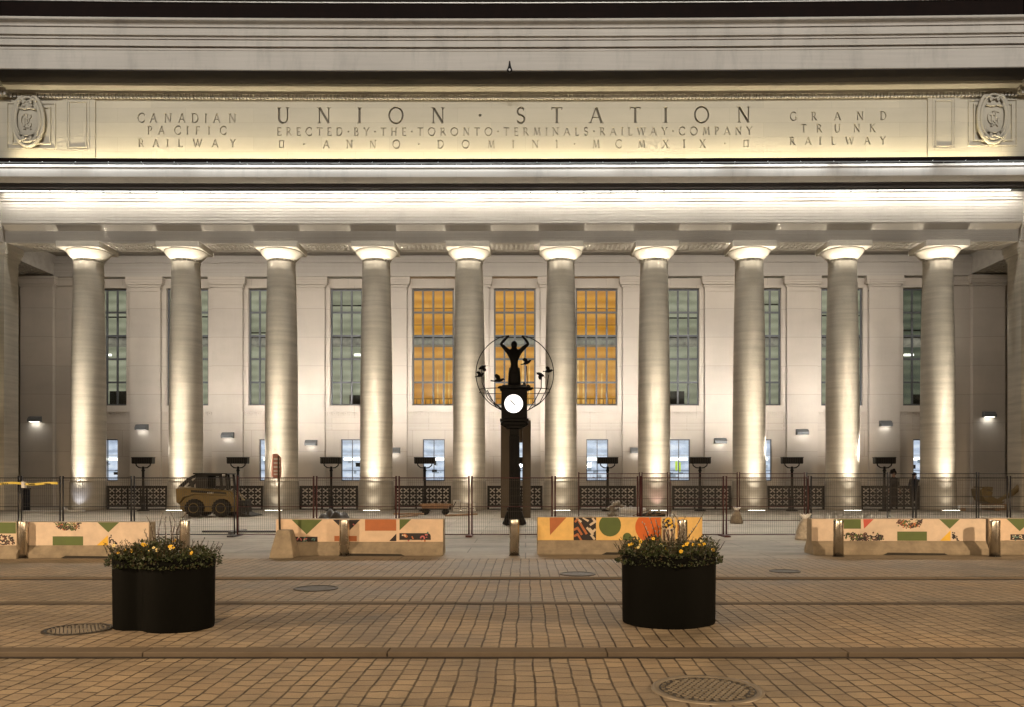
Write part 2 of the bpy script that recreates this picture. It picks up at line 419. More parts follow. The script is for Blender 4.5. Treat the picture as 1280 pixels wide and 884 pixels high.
def manhole(px, py, D, label, name='manhole_cover', ring=True, pat=True, dark=False):
    Y = gY(py); x = xf(px, Y); z = gz(Y)
    e = empty(name, (x, Y, z), label, 'manhole cover', 'covers set in the paving')
    mb = MB(); mb.lathe((x, Y, z), [(D/2*.86, -.01), (D/2*.86, .006)], 48)
    if pat:
        st = D*.062; nn = int(D*.8/st)
        for i in range(-nn//2, nn//2+1):
            for j in range(-nn//2, nn//2+1):
                px_, py_ = (i + .5*(j % 2))*st, j*st*.9
                if math.hypot(px_, py_) < D*.36 and not (abs(py_) < st*.6 and abs(px_) < D*.18):
                    mb.lathe((x+px_, Y+py_, z), [(st*.40, .005), (st*.34, .014)], 6, 1, smooth=False)
        mb.box(x-D*.17, x+D*.17, Y-st*.3, Y+st*.3, z+.004, z+.013, 1)
        for k in range(28):
            a = 2*pi*k/28; mb.cbox((x+cos(a)*D*.395, Y+sin(a)*D*.395, z+.009), (D*.03, D*.03, .010), 1)
    mb.build('cover_plate', [M['manhole'], M['manring'] if dark or not pat else M['manstud']], e)
    if ring:
        r = MB(); r.lathe((x, Y, z), [(D/2*.865, -.01), (D/2*.865, .012), (D/2*.99, .012), (D/2, .004), (D/2, -.01)], 56, cap=False)
        r.build('rim', M['manring'] if pat and not dark else M['manhole'], e)
    return e
manhole(884, 862.5, .84, 'round cast iron manhole cover with a pale rim in the near paving')
manhole(97, 787.5, .66, 'dark round manhole cover beside the left black planter', dark=True)
manhole(395, 736, .62, 'low worn cover in the paving behind the left planter', pat=False)
manhole(722, 718, .58, 'worn cover let into the far kerb line near the middle', pat=False)
manhole(981, 714.5, .5, 'small worn cover in the paving beyond the right planter', pat=False)

# ================================================================== THE STATION
st = empty('railway_station', (X0, YC, 0.16), 'pale limestone railway station with a floodlit Doric colonnade and carved inscription', 'railway station')
XL, XR = xf(2, 36.6), xf(1277.5, 36.6)       # where the end pavilions step forward
def run(name, pts, mat, d=.22, bevel=0):
    mb = MB(); mb.profile(pts, XL, XR)
    q = [(y - d if y < 38.5 else y, z) for y, z in pts]
    mb.profile(q, XL - 12, XL - .002); mb.profile(q, XR + .002, XR + 12)
    return mb.build(name, mat, st)
# architrave
Ya = 36.85; zs = zf(303.6, Ya); z1 = zf(288.6, Ya); z2 = zf(279.3, 36.58)
pts = [(Ya, zs)]
k = 6
for i in range(k):
    za = zs + (z1-zs)*(i+.86)/k; zb = zs + (z1-zs)*(i+1)/k
    if i < k-1: pts += [(Ya, za), (Ya+.012, za+.006), (Ya+.012, zb-.006), (Ya, zb)]
pts += [(Ya, z1), (Ya-.04, z1+.02), (36.60, z2-.06), (36.58, z2), (38.3, z2+.002), (38.3, zs)]
run('architrave', pts, M['architrave'])
# plain frieze with fine reeding
z3 = zf(252.5, 36.55); pts = [(36.55, z2 + .004)]; k = 7
for i in range(k):
    zb = z2 + (z3-z2)*(i+1)/k
    pts += [(36.55, zb-.03), (36.565, zb-.022), (36.565, zb-.008), (36.55, zb)]
z4 = 14.33
pts += [(36.50, z3+.02), (36.50, z3+.10), (36.44, z3+.14), (36.44, z3+.2), (36.38, z3+.26), (36.38, z4), (38.3, z4+.001), (38.3, z2+.004)]
run('frieze', pts, M['architrave'])
# cornice: a dark soffit, a lit fascia
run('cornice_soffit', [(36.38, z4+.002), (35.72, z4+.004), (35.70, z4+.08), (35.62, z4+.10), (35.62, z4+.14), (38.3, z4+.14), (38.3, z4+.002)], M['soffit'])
zc0 = zf(221.3, 35.22); zc1 = zf(206.8, 35.2)
run('cornice', [(35.62, z4+.142), (35.50, z4+.16), (35.36, zc0-.05), (35.30, zc0-.02), (35.22, zc0), (35.22, zc1-.12), (35.15, zc1-.10), (35.15, zc1), (35.3, zc1+.03), (37.4, zc1+.10), (37.4, z4+.142)], M['weathered'])
zb0 = zc1+.06; zb1 = zf(198.4, 35.95)
run('gutter_wall', [(35.95, zb0), (35.95, zb1-.17), (35.92, zb1-.16), (35.92, zb1-.12), (35.95, zb1-.11), (35.95, zb1), (36.08, zb1), (36.08, zb0)], M['copper'])
# attic bed mouldings, soffit, corona, crown
Yf = 37.2; zfr0 = zc1+.1; zfr1 = zf(123.6, Yf)
run('bed_moulding', [(Yf-.02, zfr1+.002), (37.12, zfr1+.01), (37.10, zf(118.6,37.05)), (36.95, zf(118.4,36.95)), (36.95, zf(114.6,36.95)), (36.90, zf(114.3,36.9)),
     (36.66, zf(108.8,36.62)), (36.62, zf(108.2,36.62)), (36.60, zf(105.2,36.6)), (38.3, zf(105.2,36.6)), (38.3, zfr1+.002)], M['weathered'])
za = zf(105.2,36.6) + .002
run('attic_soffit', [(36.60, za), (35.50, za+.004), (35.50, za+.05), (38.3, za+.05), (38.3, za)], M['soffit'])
Yk = 35.45; zk = zf(88.4, Yk)
c = [(35.52, za+.052), (Yk+.04, zk), (Yk, zk+.02), (Yk, zf(64.6,Yk)), (Yk-.03, zf(64.2,Yk)), (Yk-.03, zf(62.8,Yk)), (Yk+.02, zf(62.4,Yk)), (Yk+.02, zf(59.2,Yk)), (Yk-.10, zf(58.6,Yk-.1)),
     (Yk-.10, zf(50.6,Yk-.1)), (Yk-.16, zf(49.8,Yk-.16)), (Yk-.16, zf(48.2,Yk-.16)), (Yk-.12, zf(47.8,Yk-.12)), (Yk-.2, zf(45.6,Yk-.2)), (Yk-.24, zf(45,Yk-.24)), (Yk-.24, zf(43.6,Yk-.24)),
     (Yk-.19, zf(43,Yk-.19)), (Yk-.19, zf(35.2,Yk-.19)), (Yk-.26, zf(34.8,Yk-.26)), (Yk-.26, zf(33,Yk-.26)), (Yk-.22, zf(32.4,Yk-.22)), (Yk-.27, zf(30.6,Yk-.27)),
     (Yk-.36, zf(28.4,Yk-.36)), (Yk-.44, zf(26.2,Yk-.44)), (Yk-.46, zf(25,Yk-.46)), (Yk-.46, zf(23.2,Yk-.46)), (Yk-.3, zf(22,Yk-.4)), (38.3, zf(21,Yk-.4)), (38.3, za+.052)]
run('attic_cornice', c, M['weathered'])
zt = zf(22, Yk-.4)
run('parapet', [(36.5, zt-.1), (36.5, zf(4.2,36.5)), (36.8, zf(4.2,36.5)), (36.8, zt-.1)], M['copper'])
run('parapet_cap', [(36.42, zf(4.0,36.42)), (36.42, zf(2.9,36.42)), (36.9, zf(2.9,36.42)), (36.9, zf(4.0,36.42))], M['trim_metal'])
# dentils
mb = MB(); x = XL - 1
while x < XR + 1:
    dd = 0 if XL < x < XR else .22
    mb.box(x, x+.098, 36.985-dd, 37.13-dd, zf(123.9,37.03), zf(119.0,37.03)); x += .1605
tag(mb.build('dentil_course', M['weathered'], st), kind='stuff')

# ---- carved lettering
def arc(cx, cy, rx, ry, a0, a1, n=14): return [(cx+rx*cos(radians(a0+(a1-a0)*i/n)), cy+ry*sin(radians(a0+(a1-a0)*i/n))) for i in range(n+1)]
T, H = .062, .12
def S(x, y, w=.24): return ([(x-w/2, y), (x+w/2, y)], .04)
GL = {
 'A': (.82, [([(.04,0),(.41,1)], T), ([(.41,1),(.78,0)], H), ([(.2,.36),(.62,.36)], T), S(.04,.02), S(.78,.02)]),
 'B': (.6, [([(.12,0),(.12,1)], H), (arc(.25,.77,.24,.23,90,-90), T+.02), (arc(.25,.27,.3,.27,90,-90), T+.03), ([(.12,1),(.25,1)],T), ([(.12,.54),(.25,.54)],T), ([(.12,0),(.25,0)],T), S(.08,.02), S(.08,.98)]),
 'C': (.85, [(arc(.5,.5,.44,.5,48,312,22), T+.03), ([(.80,.86),(.80,.68)], .04), ([(.80,.14),(.80,.3)], .04)]),
 'D': (.82, [([(.12,0),(.12,1)], H), (arc(.3,.5,.46,.49,90,-90,18), T+.03), ([(.12,.99),(.3,.99)],T), ([(.12,.01),(.3,.01)],T), S(.08,.02), S(.08,.98)]),
 'E': (.55, [([(.12,0),(.12,1)], H), ([(.05,.98),(.5,.98)], T), ([(.12,.52),(.42,.52)], T), ([(.05,.02),(.52,.02)], T), ([(.5,.98),(.5,.84)],.04), ([(.53,.02),(.53,.17)],.04)]),
 'F': (.52, [([(.12,0),(.12,1)], H), ([(.05,.98),(.5,.98)], T), ([(.12,.52),(.42,.52)], T), ([(.5,.98),(.5,.84)],.04), S(.12,.02)]),
 'G': (.88, [(arc(.5,.5,.44,.5,48,300,22), T+.03), ([(.78,.42),(.78,.06)], H*.8), S(.78,.44)]),
 'H': (.78, [([(.12,0),(.12,1)], H), ([(.68,0),(.68,1)], H), ([(.12,.52),(.68,.52)], T), S(.12,.02), S(.12,.98), S(.68,.02), S(.68,.98)]),
 'I': (.24, [([(.12,0),(.12,1)], H), S(.12,.02,.28), S(.12,.98,.28)]),
 'K': (.7, [([(.12,0),(.12,1)], H), ([(.12,.45),(.6,1)], T), ([(.28,.6),(.68,0)], H), S(.12,.02), S(.12,.98), S(.6,.98), S(.68,.02)]),
 'L': (.55, [([(.12,0),(.12,1)], H), ([(.05,.02),(.53,.02)], T), ([(.53,.02),(.53,.18)],.04), S(.12,.98)]),
 'M': (.95, [([(.1,0),(.2,1)], T), ([(.2,1),(.48,.05)], H), ([(.48,.05),(.76,1)], T), ([(.76,1),(.87,0)], H), S(.1,.02), S(.87,.02)]),
 'N': (.85, [([(.12,0),(.12,1)], T), ([(.12,1),(.74,0)], H), ([(.74,0),(.74,1)], T), S(.12,.02), S(.08,.98), S(.74,.98)]),
 'O': (1.0, [(arc(.5,.5,.45,.5,0,360,28), T+.03)]),
 'P': (.58, [([(.12,0),(.12,1)], H), (arc(.25,.74,.27,.25,90,-90), T+.02), ([(.12,.99),(.25,.99)],T), ([(.12,.49),(.25,.49)],T), S(.12,.02), S(.08,.98)]),
 'R': (.7, [([(.12,0),(.12,1)], H), (arc(.25,.74,.27,.25,90,-90), T+.02), ([(.12,.99),(.25,.99)],T), ([(.12,.49),(.25,.49)],T), ([(.3,.49),(.68,0)],H), S(.12,.02), S(.08,.98)]),
 'S': (.55, [(arc(.28,.75,.22,.24,40,270,14)[:-1] + arc(.27,.26,.24,.25,90,-140,14), T+.035), ([(.46,.95),(.46,.8)],.04), ([(.07,.04),(.07,.2)],.04)]),
 'T': (.7, [([(.35,0),(.35,1)], H), ([(.0,.98),(.7,.98)], T), ([(.02,.98),(.02,.84)],.04), ([(.68,.98),(.68,.84)],.04), S(.35,.02)]),
 'U': (.8, [([(.14,1),(.14,.35)] + arc(.42,.33,.28,.32,180,270,8)[1:], H), (arc(.42,.33,.28,.32,270,360,8) + [(.70,1)], T), S(.14,.98), S(.70,.98)]),
 'W': (1.1, [([(.02,1),(.3,0)], H), ([(.3,0),(.55,1)], T), ([(.55,1),(.82,0)], H), ([(.82,0),(1.08,1)], T), S(.02,.98), S(1.08,.98)]),
 'X': (.75, [([(.06,1),(.68,0)], H), ([(.06,0),(.68,1)], T), S(.06,.98,.2), S(.68,.02,.2), S(.06,.02,.2), S(.68,.98,.2)]),
 'Y': (.75, [([(.05,1),(.38,.48)], H), ([(.7,1),(.38,.48)], T), ([(.38,.5),(.38,0)], H), S(.05,.98,.2), S(.7,.98,.2), S(.38,.02)]),
 '.': (.2, [([(.02,.5),(.18,.5)], .12)]),
 '#': (.75, [([(.05,.1),(.7,.1)], T), ([(.05,.9),(.7,.9)], T), ([(.1,.1),(.1,.9)], T), ([(.65,.1),(.65,.9)], T)]),
}
def strokes(ch, xc, z0, h, wfac=1.0, bold=1.0):
    """closed polygons (x, z) of one letter centred on xc"""
    wd, ss = GL[ch]; out = []
    for pts, wt in ss:
        pts = [(xc + (x - wd/2)*h*wfac, z0 + y*h) for x, y in pts]; hw = wt*h*bold/2
        closed = math.hypot(pts[0][0]-pts[-1][0], pts[0][1]-pts[-1][1]) < 1e-6
        L, R = [], []
        for i, p in enumerate(pts):
            a = pts[i-1] if i else (pts[-2] if closed else pts[0]); b = pts[i+1] if i < len(pts)-1 else (pts[1] if closed else pts[-1])
            dx, dz = b[0]-a[0], b[1]-a[1]; l = math.hypot(dx, dz) or 1
            L.append((p[0]-dz/l*hw, p[1]+dx/l*hw)); R.append((p[0]+dz/l*hw, p[1]-dx/l*hw))
        out.append((L, R, closed))
    return out
def letter_prism(mb, ch, xc, z0, h, y0, y1, wfac=1.0, bold=1.0, mi=0):
    for si, (L, R, closed) in enumerate(strokes(ch, xc, z0, h, wfac, bold)):
        e = .0007*si
        n = len(L); v = []
        for i in range(n):
            l, r = L[i], R[i]
            v += [(l[0], y0-e, l[1]), (r[0], y0-e, r[1]), (r[0], y1+e, r[1]), (l[0], y1+e, l[1])]
        fs = []
        m = n-1
        for i in range(m):
            a, b = 4*i, 4*((i+1) % (n-1) if closed and i == m-1 else i+1)
            for k in range(4): fs.append((a+k, a+(k+1) % 4, b+(k+1) % 4, b+k))
        if not closed: fs += [(3,2,1,0), (4*m, 4*m+1, 4*m+2, 4*m+3)]
        else: v = v[:4*(n-1)]
        mb.add(v, fs, mi)
def spread_text(s, xa, xb):
    w_ = [GL[c][0] if c != ' ' else .3 for c in s]; tot = sum(w_); k = (xb-xa-1.0*0)/(1) 
    return w_
carve = []
def put(chars, xs, pt, pb, depth, bold=1.0, wfac=.92):
    z0, z1_ = zf(pb, Yf), zf(pt, Yf)
    for ch, px in zip(chars, xs):
        for L, R, closed in strokes(ch, xf(px, Yf), z0, z1_-z0, wfac, bold):
            for i in range(len(L)-1): carve.append(([L[i], R[i], R[i+1], L[i+1]], depth))
put('UNION.STATION', [353.7,405,449.5,495,547.5,600,651,696,745,794,832,877,929.5], 134.4, 154.2, .14, 1.2, .95)
def even(s, xa, xb):
    w_ = [GL[c][0] for c in s]; hpx = 10.2; tot = sum(w_)*hpx*.9; gap = (xb-xa-tot)/(len(s)-1); x = xa; out = []
    for k in w_: out.append(x + k*hpx*.45); x += k*hpx*.9 + gap
    return out
row2 = 'ERECTED.BY.THE.TORONTO.TERMINALS.RAILWAY.COMPANY'
put(row2, even(row2, 346.5, 940), 159.6, 169.6, .07, 1.45)
put('#.ANNO.DOMINI.MCMXIX.#', [352,380,408,437,466,495.5,523.5,551,582,614,641.5,669,696,718,745,773,802,832,855,878,906,932.5], 175.2, 185.4, .07, 1.45)
put('CANADIAN', [176.5,192,210,227.5,244,257.5,271,290.5], 142.6, 154, .08, 1.4)
put('PACIFIC', [187.5,202,222,234.5,247,261.5,279], 158.3, 168.7, .07, 1.45)
put('RAILWAY', [176.5,195,209.5,225.5,247,269,291], 174.2, 184.4, .07, 1.45)
put('GRAND', [991.5,1017.5,1046.7,1075,1104], 141.8, 152.2, .08, 1.4)
put('TRUNK', [1004.5,1024,1046.5,1070.7,1090.5], 157, 167.2, .07, 1.45)
put('RAILWAY', [990.4,1010,1025,1041.5,1062,1084,1103.5], 172.8, 182.6, .07, 1.45)
xa, xb = xf(121, Yf), xf(1158, Yf)
from mathutils.geometry import delaunay_2d_cdt
zlo = zfr0+.5
vc, fcs, dep = [], [], []
for i in range(20):
    b = len(vc); x0_, x1_ = xa+(xb-xa)*i/20, xa+(xb-xa)*(i+1)/20
    vc += [Vector((x0_, zlo)), Vector((x1_, zlo)), Vector((x1_, zfr1)), Vector((x0_, zfr1))]; fcs.append([b,b+1,b+2,b+3]); dep.append(0.0)
for q, dpt in carve:
    ar = sum(q[i][0]*q[(i+1)%4][1] - q[(i+1)%4][0]*q[i][1] for i in range(4))
    if ar < 0: q = q[::-1]
    b = len(vc); vc += [Vector(p) for p in q]; fcs.append([b,b+1,b+2,b+3]); dep.append(dpt)
ov, oe, of_, _, _, orig = delaunay_2d_cdt(vc, [], fcs, 1, 1e-5, True)
mb = MB(); vid = {}
def vtx(i, d):
    k = (i, d)
    if k not in vid: vid[k] = len(mb.v); mb.v.append((ov[i][0], Yf+d, ov[i][1]))
    return vid[k]
fd = [max([dep[k] for k in o] + [0.0]) for o in orig]; em = {}
for f, d in zip(of_, fd):
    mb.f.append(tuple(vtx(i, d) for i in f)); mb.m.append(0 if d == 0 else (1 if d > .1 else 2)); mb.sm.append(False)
    for k in range(len(f)): em.setdefault(tuple(sorted((f[k], f[(k+1) % len(f)]))), []).append((d, f[k], f[(k+1) % len(f)]))
for k, l in em.items():
    if len(l) == 2 and l[0][0] != l[1][0]:
        (d0, i0, j0), (d1, _, _) = sorted(l)          # shallow side first, its winding
        mb.f.append((vtx(j0, d0), vtx(i0, d0), vtx(i0, d1), vtx(j0, d1))); mb.m.append(0); mb.sm.append(False)
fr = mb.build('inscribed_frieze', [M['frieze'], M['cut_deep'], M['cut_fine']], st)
mb = MB(); mb.profile([(Yf,zfr0),(Yf,zfr0+.498),(Yf+.35,zfr0+.498),(Yf+.35,zfr0)], xa, xb)
mb.box(XL-12, xa-.002, Yf+.01, Yf+.35, zfr0, zfr1); mb.box(xb+.002, XR+12, Yf+.01, Yf+.35, zfr0, zfr1)
mb.build('attic_wall', M['frieze'], st)

# end panels, raised frames and cartouches in the attic
def frame_rect(mb, pxa, pxb, pya, pyb, w_, y0, y1, Y=Yf):
    x0, x1 = xf(pxa, Y), xf(pxb, Y); z0, z1_ = zf(pyb, Y), zf(pya, Y)
    mb.box(x0, x1, y0, y1, z1_-w_, z1_); mb.box(x0, x1, y0, y1, z0, z0+w_)
    mb.box(x0, x0+w_, y0+.001, y1, z0+w_, z1_-w_); mb.box(x1-w_, x1, y0+.001, y1, z0+w_, z1_-w_)
for a, b, f0, f1 in ((79, 120, 84, 113), (1159, 1199.5, 1165, 1193)):
    mb = MB(); mb.box(xf(a,Yf), xf(b,Yf), Yf-.07, Yf+.02, zf(199,Yf-.07), zfr1-.01)
    frame_rect(mb, f0, f1, 125.5, 190, .05, Yf-.10, Yf-.06); frame_rect(mb, f0+3.4, f1-3.4, 129.5, 187, .04, Yf-.12, Yf-.06)
    mb.build('end_panel', M['frieze'], st)
def cartouche(pc, py, mono):
    xc, zc = xf(pc, Yf), zf(py, Yf)
    mb = MB(); frame_rect(mb, pc-29, pc+32, py-23, py+34, .045, Yf-.05, Yf+.02); frame_rect(mb, pc-22.5, pc+26, py-18, py+28, .05, Yf-.07, Yf+.02)
    mb.build('raised_frame', M['frieze'], st)
    mb = MB(); A, B = .69, 1.16
    ring = [(xc+A*cos(t), Yf-.16, zc+B*sin(t)) for t in [2*pi*i/48 for i in range(49)]]
    mb.tube(ring, .085, 8, cap=False)
    ring = [(xc+A*.84*cos(t), Yf-.22, zc+B*.86*sin(t)) for t in [2*pi*i/48 for i in range(49)]]
    mb.tube(ring, .06, 8, cap=False)
    b0 = len(mb.v); n = 40; rings = [(1.0, -.02), (.8, -.12), (.5, -.2), (.2, -.23)]
    for rr, dy in rings:
        for k in range(n): mb.v.append((xc+A*rr*cos(2*pi*k/n), Yf+dy, zc+B*rr*sin(2*pi*k/n)))
    for i in range(3):
        for k in range(n): mb.f.append((b0+i*n+k, b0+i*n+(k+1)%n, b0+(i+1)*n+(k+1)%n, b0+(i+1)*n+k)); mb.m.append(0); mb.sm.append(True)
    mb.f.append(tuple(b0+3*n+k for k in range(n))); mb.m.append(0); mb.sm.append(True)
    for sgn in (-1, 1):         # scrolls at the top and bottom
        for zz, fl in ((zc+.78, 1), (zc-.85, -1)):
            sp = [(xc+sgn*(.30-.02*t)*1.0 + .13*(1-t/16)*cos(t*.75)*sgn, Yf-.27, zz + .13*(1-t/16)*sin(t*.75)*fl) for t in range(15)]
            mb.tube(sp, .04, 6)
        mb.tube([(xc+sgn*.42, Yf-.2, zc+.6), (xc+sgn*.53, Yf-.22, zc+.2), (xc+sgn*.5, Yf-.22, zc-.3), (xc+sgn*.32, Yf-.22, zc-.72)], .05, 6)
    mb.tube([(xc-.36, Yf-.24, zc+.52), (xc-.1, Yf-.27, zc+.46), (xc+.14, Yf-.27, zc+.5), (xc+.38, Yf-.24, zc+.44)], .05, 6)
    if mono == 'CPR':           # beaver-like crest shape kept as a plain mound of carving
        for dx, dz, r in ((-.16,.62,.1), (0,.68,.13), (.16,.62,.1), (.02,.56,.12)): mb.blob((xc+dx, Yf-.24, zc+dz), (r, .06, r*.7))
    mb.tube([(xc-.34, Yf-.22, zc-.62), (xc, Yf-.27, zc-.74), (xc+.34, Yf-.22, zc-.6)], .05, 6)
    for ch, dx, dz, h in ((mono[0], -.05, -.36, .62), (mono[1], .06, -.2, .42), (mono[2], .0, -.44, .5)):
        letter_prism(mb, ch, xc+dx, zc+dz, h, Yf-.275, Yf-.2, 1.0, .8)
    mb.build('cartouche', M['frieze'], st)
cartouche(38, 154, 'CPR'); cartouche(1239, 152, 'GTR')

# ---- columns
colpx = [111, 232.5, 352, 470.5, 586.5, 701, 817.5, 936.5, 1053, 1172]
def column_parts(x, parent):
    zb = .16; zsh = 1.30; ztop = zf(322, YC-.6)
    c0 = (0, 0, 0)
    e = MB()
    prof = [(.70, 1.62), (.71, 1.75)]
    zt0, H_ = 1.70, 11.42-1.70
    prof = [(.76, 1.48), (.76, 1.52), (.738, 1.60)]
    for i in range(25):
        t = i/24; r = .735 - .115*(t**2.6); z = zt0 + H_*t
        prof.append((r, z))
    prof += [(.63, 11.44), (.63, 11.47), (.61, 11.48), (.615, 11.56)]
    e.lathe((x, YC, 0), prof, 64)
    sh = e.build('column', M['column'], parent)
    b = MB(); b.lathe((x, YC, 0), [(.83, .155), (.83, .30), (.815, .34), (.785, 1.34), (.785, 1.36), (.785, 1.41), (.765, 1.45), (.765, 1.475)], 64); b.build('base', M['base'], sh)
    c = MB()
    for k in range(20):       # necking flutes
        a = 2*pi*(k+.5)/20; c.cbox((x+cos(a)*.615, YC+sin(a)*.615, 11.52), (.05, .05, .07))
    c.lathe((x, YC, 0), [(.60, 11.56), (.65, 11.57), (.65, 11.60), (.67, 11.605), (.67, 11.635), (.69, 11.64), (.77, 11.72), (.87, 11.84), (.93, 11.93), (.945, 11.975), (.93, 11.985)], 56)
    c.box(x-.965, x+.965, YC-.965, YC+.8, 11.985, zs-.002)
    c.build('capital', M['column'], sh)
    return sh
for px in colpx: column_parts(xf(px, YC), st)

# ---- end piers (antae)
for xa_, xb_ in ((xf(5, 36.9), xf(5, 36.9)-4.5), (xf(1276.5, 36.9), xf(1276.5, 36.9)+4.5)):
    s_ = -1 if xb_ < xa_ else 1
    mb = MB(); mb.box(xa_, xb_, 36.9, 37.95, .15, 11.55)
    mb.box(xa_-.03*s_, xb_, 36.87, 37.98, 11.55, 11.62); mb.box(xa_-.06*s_, xb_, 36.84, 38.01, 11.622, 11.75); mb.box(xa_-.12*s_, xb_, 36.78, 38.05, 11.752, 11.95)
    mb.box(xa_-.16*s_, xb_, 36.74, 38.1, 11.952, zs-.002); mb.box(xa_-.06*s_, xb_, 36.84, 38.01, .15, .9)
    mb.build('end_pier', M['column'], st)
# ---- ceiling of the portico
XPL, XPR = xf(66, 42.64), xf(1216, 42.64)
mb = MB(); mb.box(XPL, XPR, 38.3, YW, 13.28, 13.5); mb.build('portico_ceiling', M['coffer'], st)
cxs = [xf(p, YC) for p in colpx]; edges = [XL] + cxs + [XR]
for a, b in zip(edges[:-1], edges[1:]):      # raised coffer frames with a fret on the architrave soffit
    a2, b2 = a + (1.0 if a != XL else .5), b - (1.0 if b != XR else .5)
    if b2-a2 < .5: continue
    mb = MB()
    for q, (y0, y1, hh) in enumerate(((36.92, 37.0, .03), (38.1, 38.18, .03), (37.06, 37.10, .02), (38.0, 38.04, .02))): mb.box(a2, b2, y0, y1, zs-hh, zs-.001)
    x = a2 + .08
    while x < b2 - .2:
        mb.box(x, x+.16, 37.16, 37.20, zs-.03, zs-.001); mb.box(x, x+.04, 37.202, 37.4, zs-.03, zs-.001); mb.box(x+.06, x+.16, 37.36, 37.40, zs-.03, zs-.001)
        mb.box(x, x+.16, 37.66, 37.70, zs-.03, zs-.001); mb.box(x+.12, x+.16, 37.702, 37.9, zs-.03, zs-.001); mb.box(x, x+.1, 37.86, 37.90, zs-.03, zs-.001)
        mb.box(x+.02, x+.12, 37.5, 37.58, zs-.02, zs-.001)
        x += .22
    mb.build('soffit_fret', M['coffer'], st)
for a, b in ((XPL, XPL-6), (XPR, XPR+6)):
    mb = MB(); mb.box(a, b, 38.31, YW, 12.25, 13.5)
    s_ = -1 if b < a else 1
    x = a + .2*s_
    for k in range(16):
        for j in range(14): mb.box(x, x+.12*s_, 38.6+j*.3, 38.72+j*.3, 12.225, 12.249)
        x += .3*s_
    mb.build('end_beam', M['coffer'], st)

# ---- back wall
wx = [X0 + 0.0 + xf(657+102.2*(i-5), YW) for i in range(11)]
M['lobby_grey'] = interior_mat('lobby_shade', ((.2,.24,.3), (.3,.35,.42), (.45,.5,.6)), 1.0, 6, 6)
M['hivis'] = glow('yellow_safety_poster', (.55, .75, .08), .9)
UW, UZ0, UZ1 = 52/2*YW/F, zf(507, YW), zf(361, YW)
LW, LZ0, LZ1 = 27.5/2*YW/F, zf(601.5, YW), zf(549, YW)
holes = [(x-UW, x+UW, UZ0, UZ1) for x in wx] + [(x-LW+.04, x+LW+.04, LZ0, LZ1) for x in wx]
def wall_with_holes(mb, x0, x1, z0, z1_, holes, Y, depth):
    xs = sorted({x0, x1} | {h[0] for h in holes} | {h[1] for h in holes}); zz = sorted({z0, z1_} | {h[2] for h in holes} | {h[3] for h in holes})
    for i in range(len(xs)-1):
        for j in range(len(zz)-1):
            mx, mz = (xs[i]+xs[i+1])/2, (zz[j]+zz[j+1])/2
            if any(h[0] < mx < h[1] and h[2] < mz < h[3] for h in holes): continue
            mb.add([(xs[i],Y,zz[j]),(xs[i+1],Y,zz[j]),(xs[i+1],Y,zz[j+1]),(xs[i],Y,zz[j+1])], [(0,1,2,3)])
    for a, b, c_, d in holes:
        mb.add([(a,Y,c_),(b,Y,c_),(b,Y,d),(a,Y,d),(a,Y+depth,c_),(b,Y+depth,c_),(b,Y+depth,d),(a,Y+depth,d)], [(0,4,5,1),(1,5,6,2),(2,6,7,3),(3,7,4,0)])
mb = MB(); wall_with_holes(mb, XPL-3, XPR+3, .1, 12.13, holes, YW, .3)
mb.build('back_wall', M['wall'], st)
# beam along the head of the wall
ze = zf(346, YW-.3)
mb = MB(); mb.box(XPL, XPR, YW-.3, YW+.2, ze+.0, ze+.28); mb.box(XPL, XPR, YW-.27, YW+.2, ze+.282, ze+.70); mb.box(XPL, XPR, YW-.33, YW+.2, ze+.702, ze+.98)
mb.box(XPL, XPR, YW-.1, YW+.2, ze+.982, ze+1.2)
mb.build('wall_beam', M['architrave'], st)
# pilasters
pil = [(wx[i]+wx[i+1])/2 for i in range(10)]
def pilaster(x, hw, yf):
    mb = MB(); mb.box(x-hw, x+hw, yf, YW+.01, .15, 11.62); mb.box(x-hw-.02, x+hw+.02, yf-.02, YW+.01, 11.4, 11.46)
    mb.box(x-hw-.06, x+hw+.06, yf-.05, YW+.01, 11.622, 11.74); mb.box(x-hw-.14, x+hw+.14, yf-.12, YW+.01, 11.742, 11.86); mb.box(x-hw-.17, x+hw+.17, yf-.15, YW+.01, 11.862, ze-.004)
    mb.box(x-hw-.04, x+hw+.04, yf-.03, YW+.01, .15, .75)
    return mb.build('pilaster', M['pilaster'], st)
for x in pil: pilaster(x, .80, YW-.22)
for xa_, s_ in ((XPL, -1), (XPR, 1)):
    hw = .84; x = xa_ + s_*hw; pilaster(x, hw, YW-.38)
    x2 = xa_ - s_*.75
    mb = MB(); mb.box(xa_ - s_*.02, xa_ - s_*1.3, YW-.12, YW+.01, .15, 11.7); mb.box(xa_ - s_*.02, xa_ - s_*1.36, YW-.2, YW+.01, 11.702, ze-.006); mb.build('pilaster', M['pilaster'], st)
# side walls of the end bays with two narrow dark slits each
for xs_, s_ in ((xf(23.5, YW), -1), (xf(1260, YW), 1)):
    mb = MB(); mb.box(xs_, xs_+s_*1.5, 38.2, YW+.3, .1, 12.24)
    mb.box(xs_-s_*.04, xs_, 40.9, 42.3, zf(498,42), zf(466,42), 1); mb.box(xs_-s_*.04, xs_, 40.9, 42.3, zf(582,42), zf(550,42), 1)
    mb.build('side_wall', [M['wall'], M['dark_inside']], st)

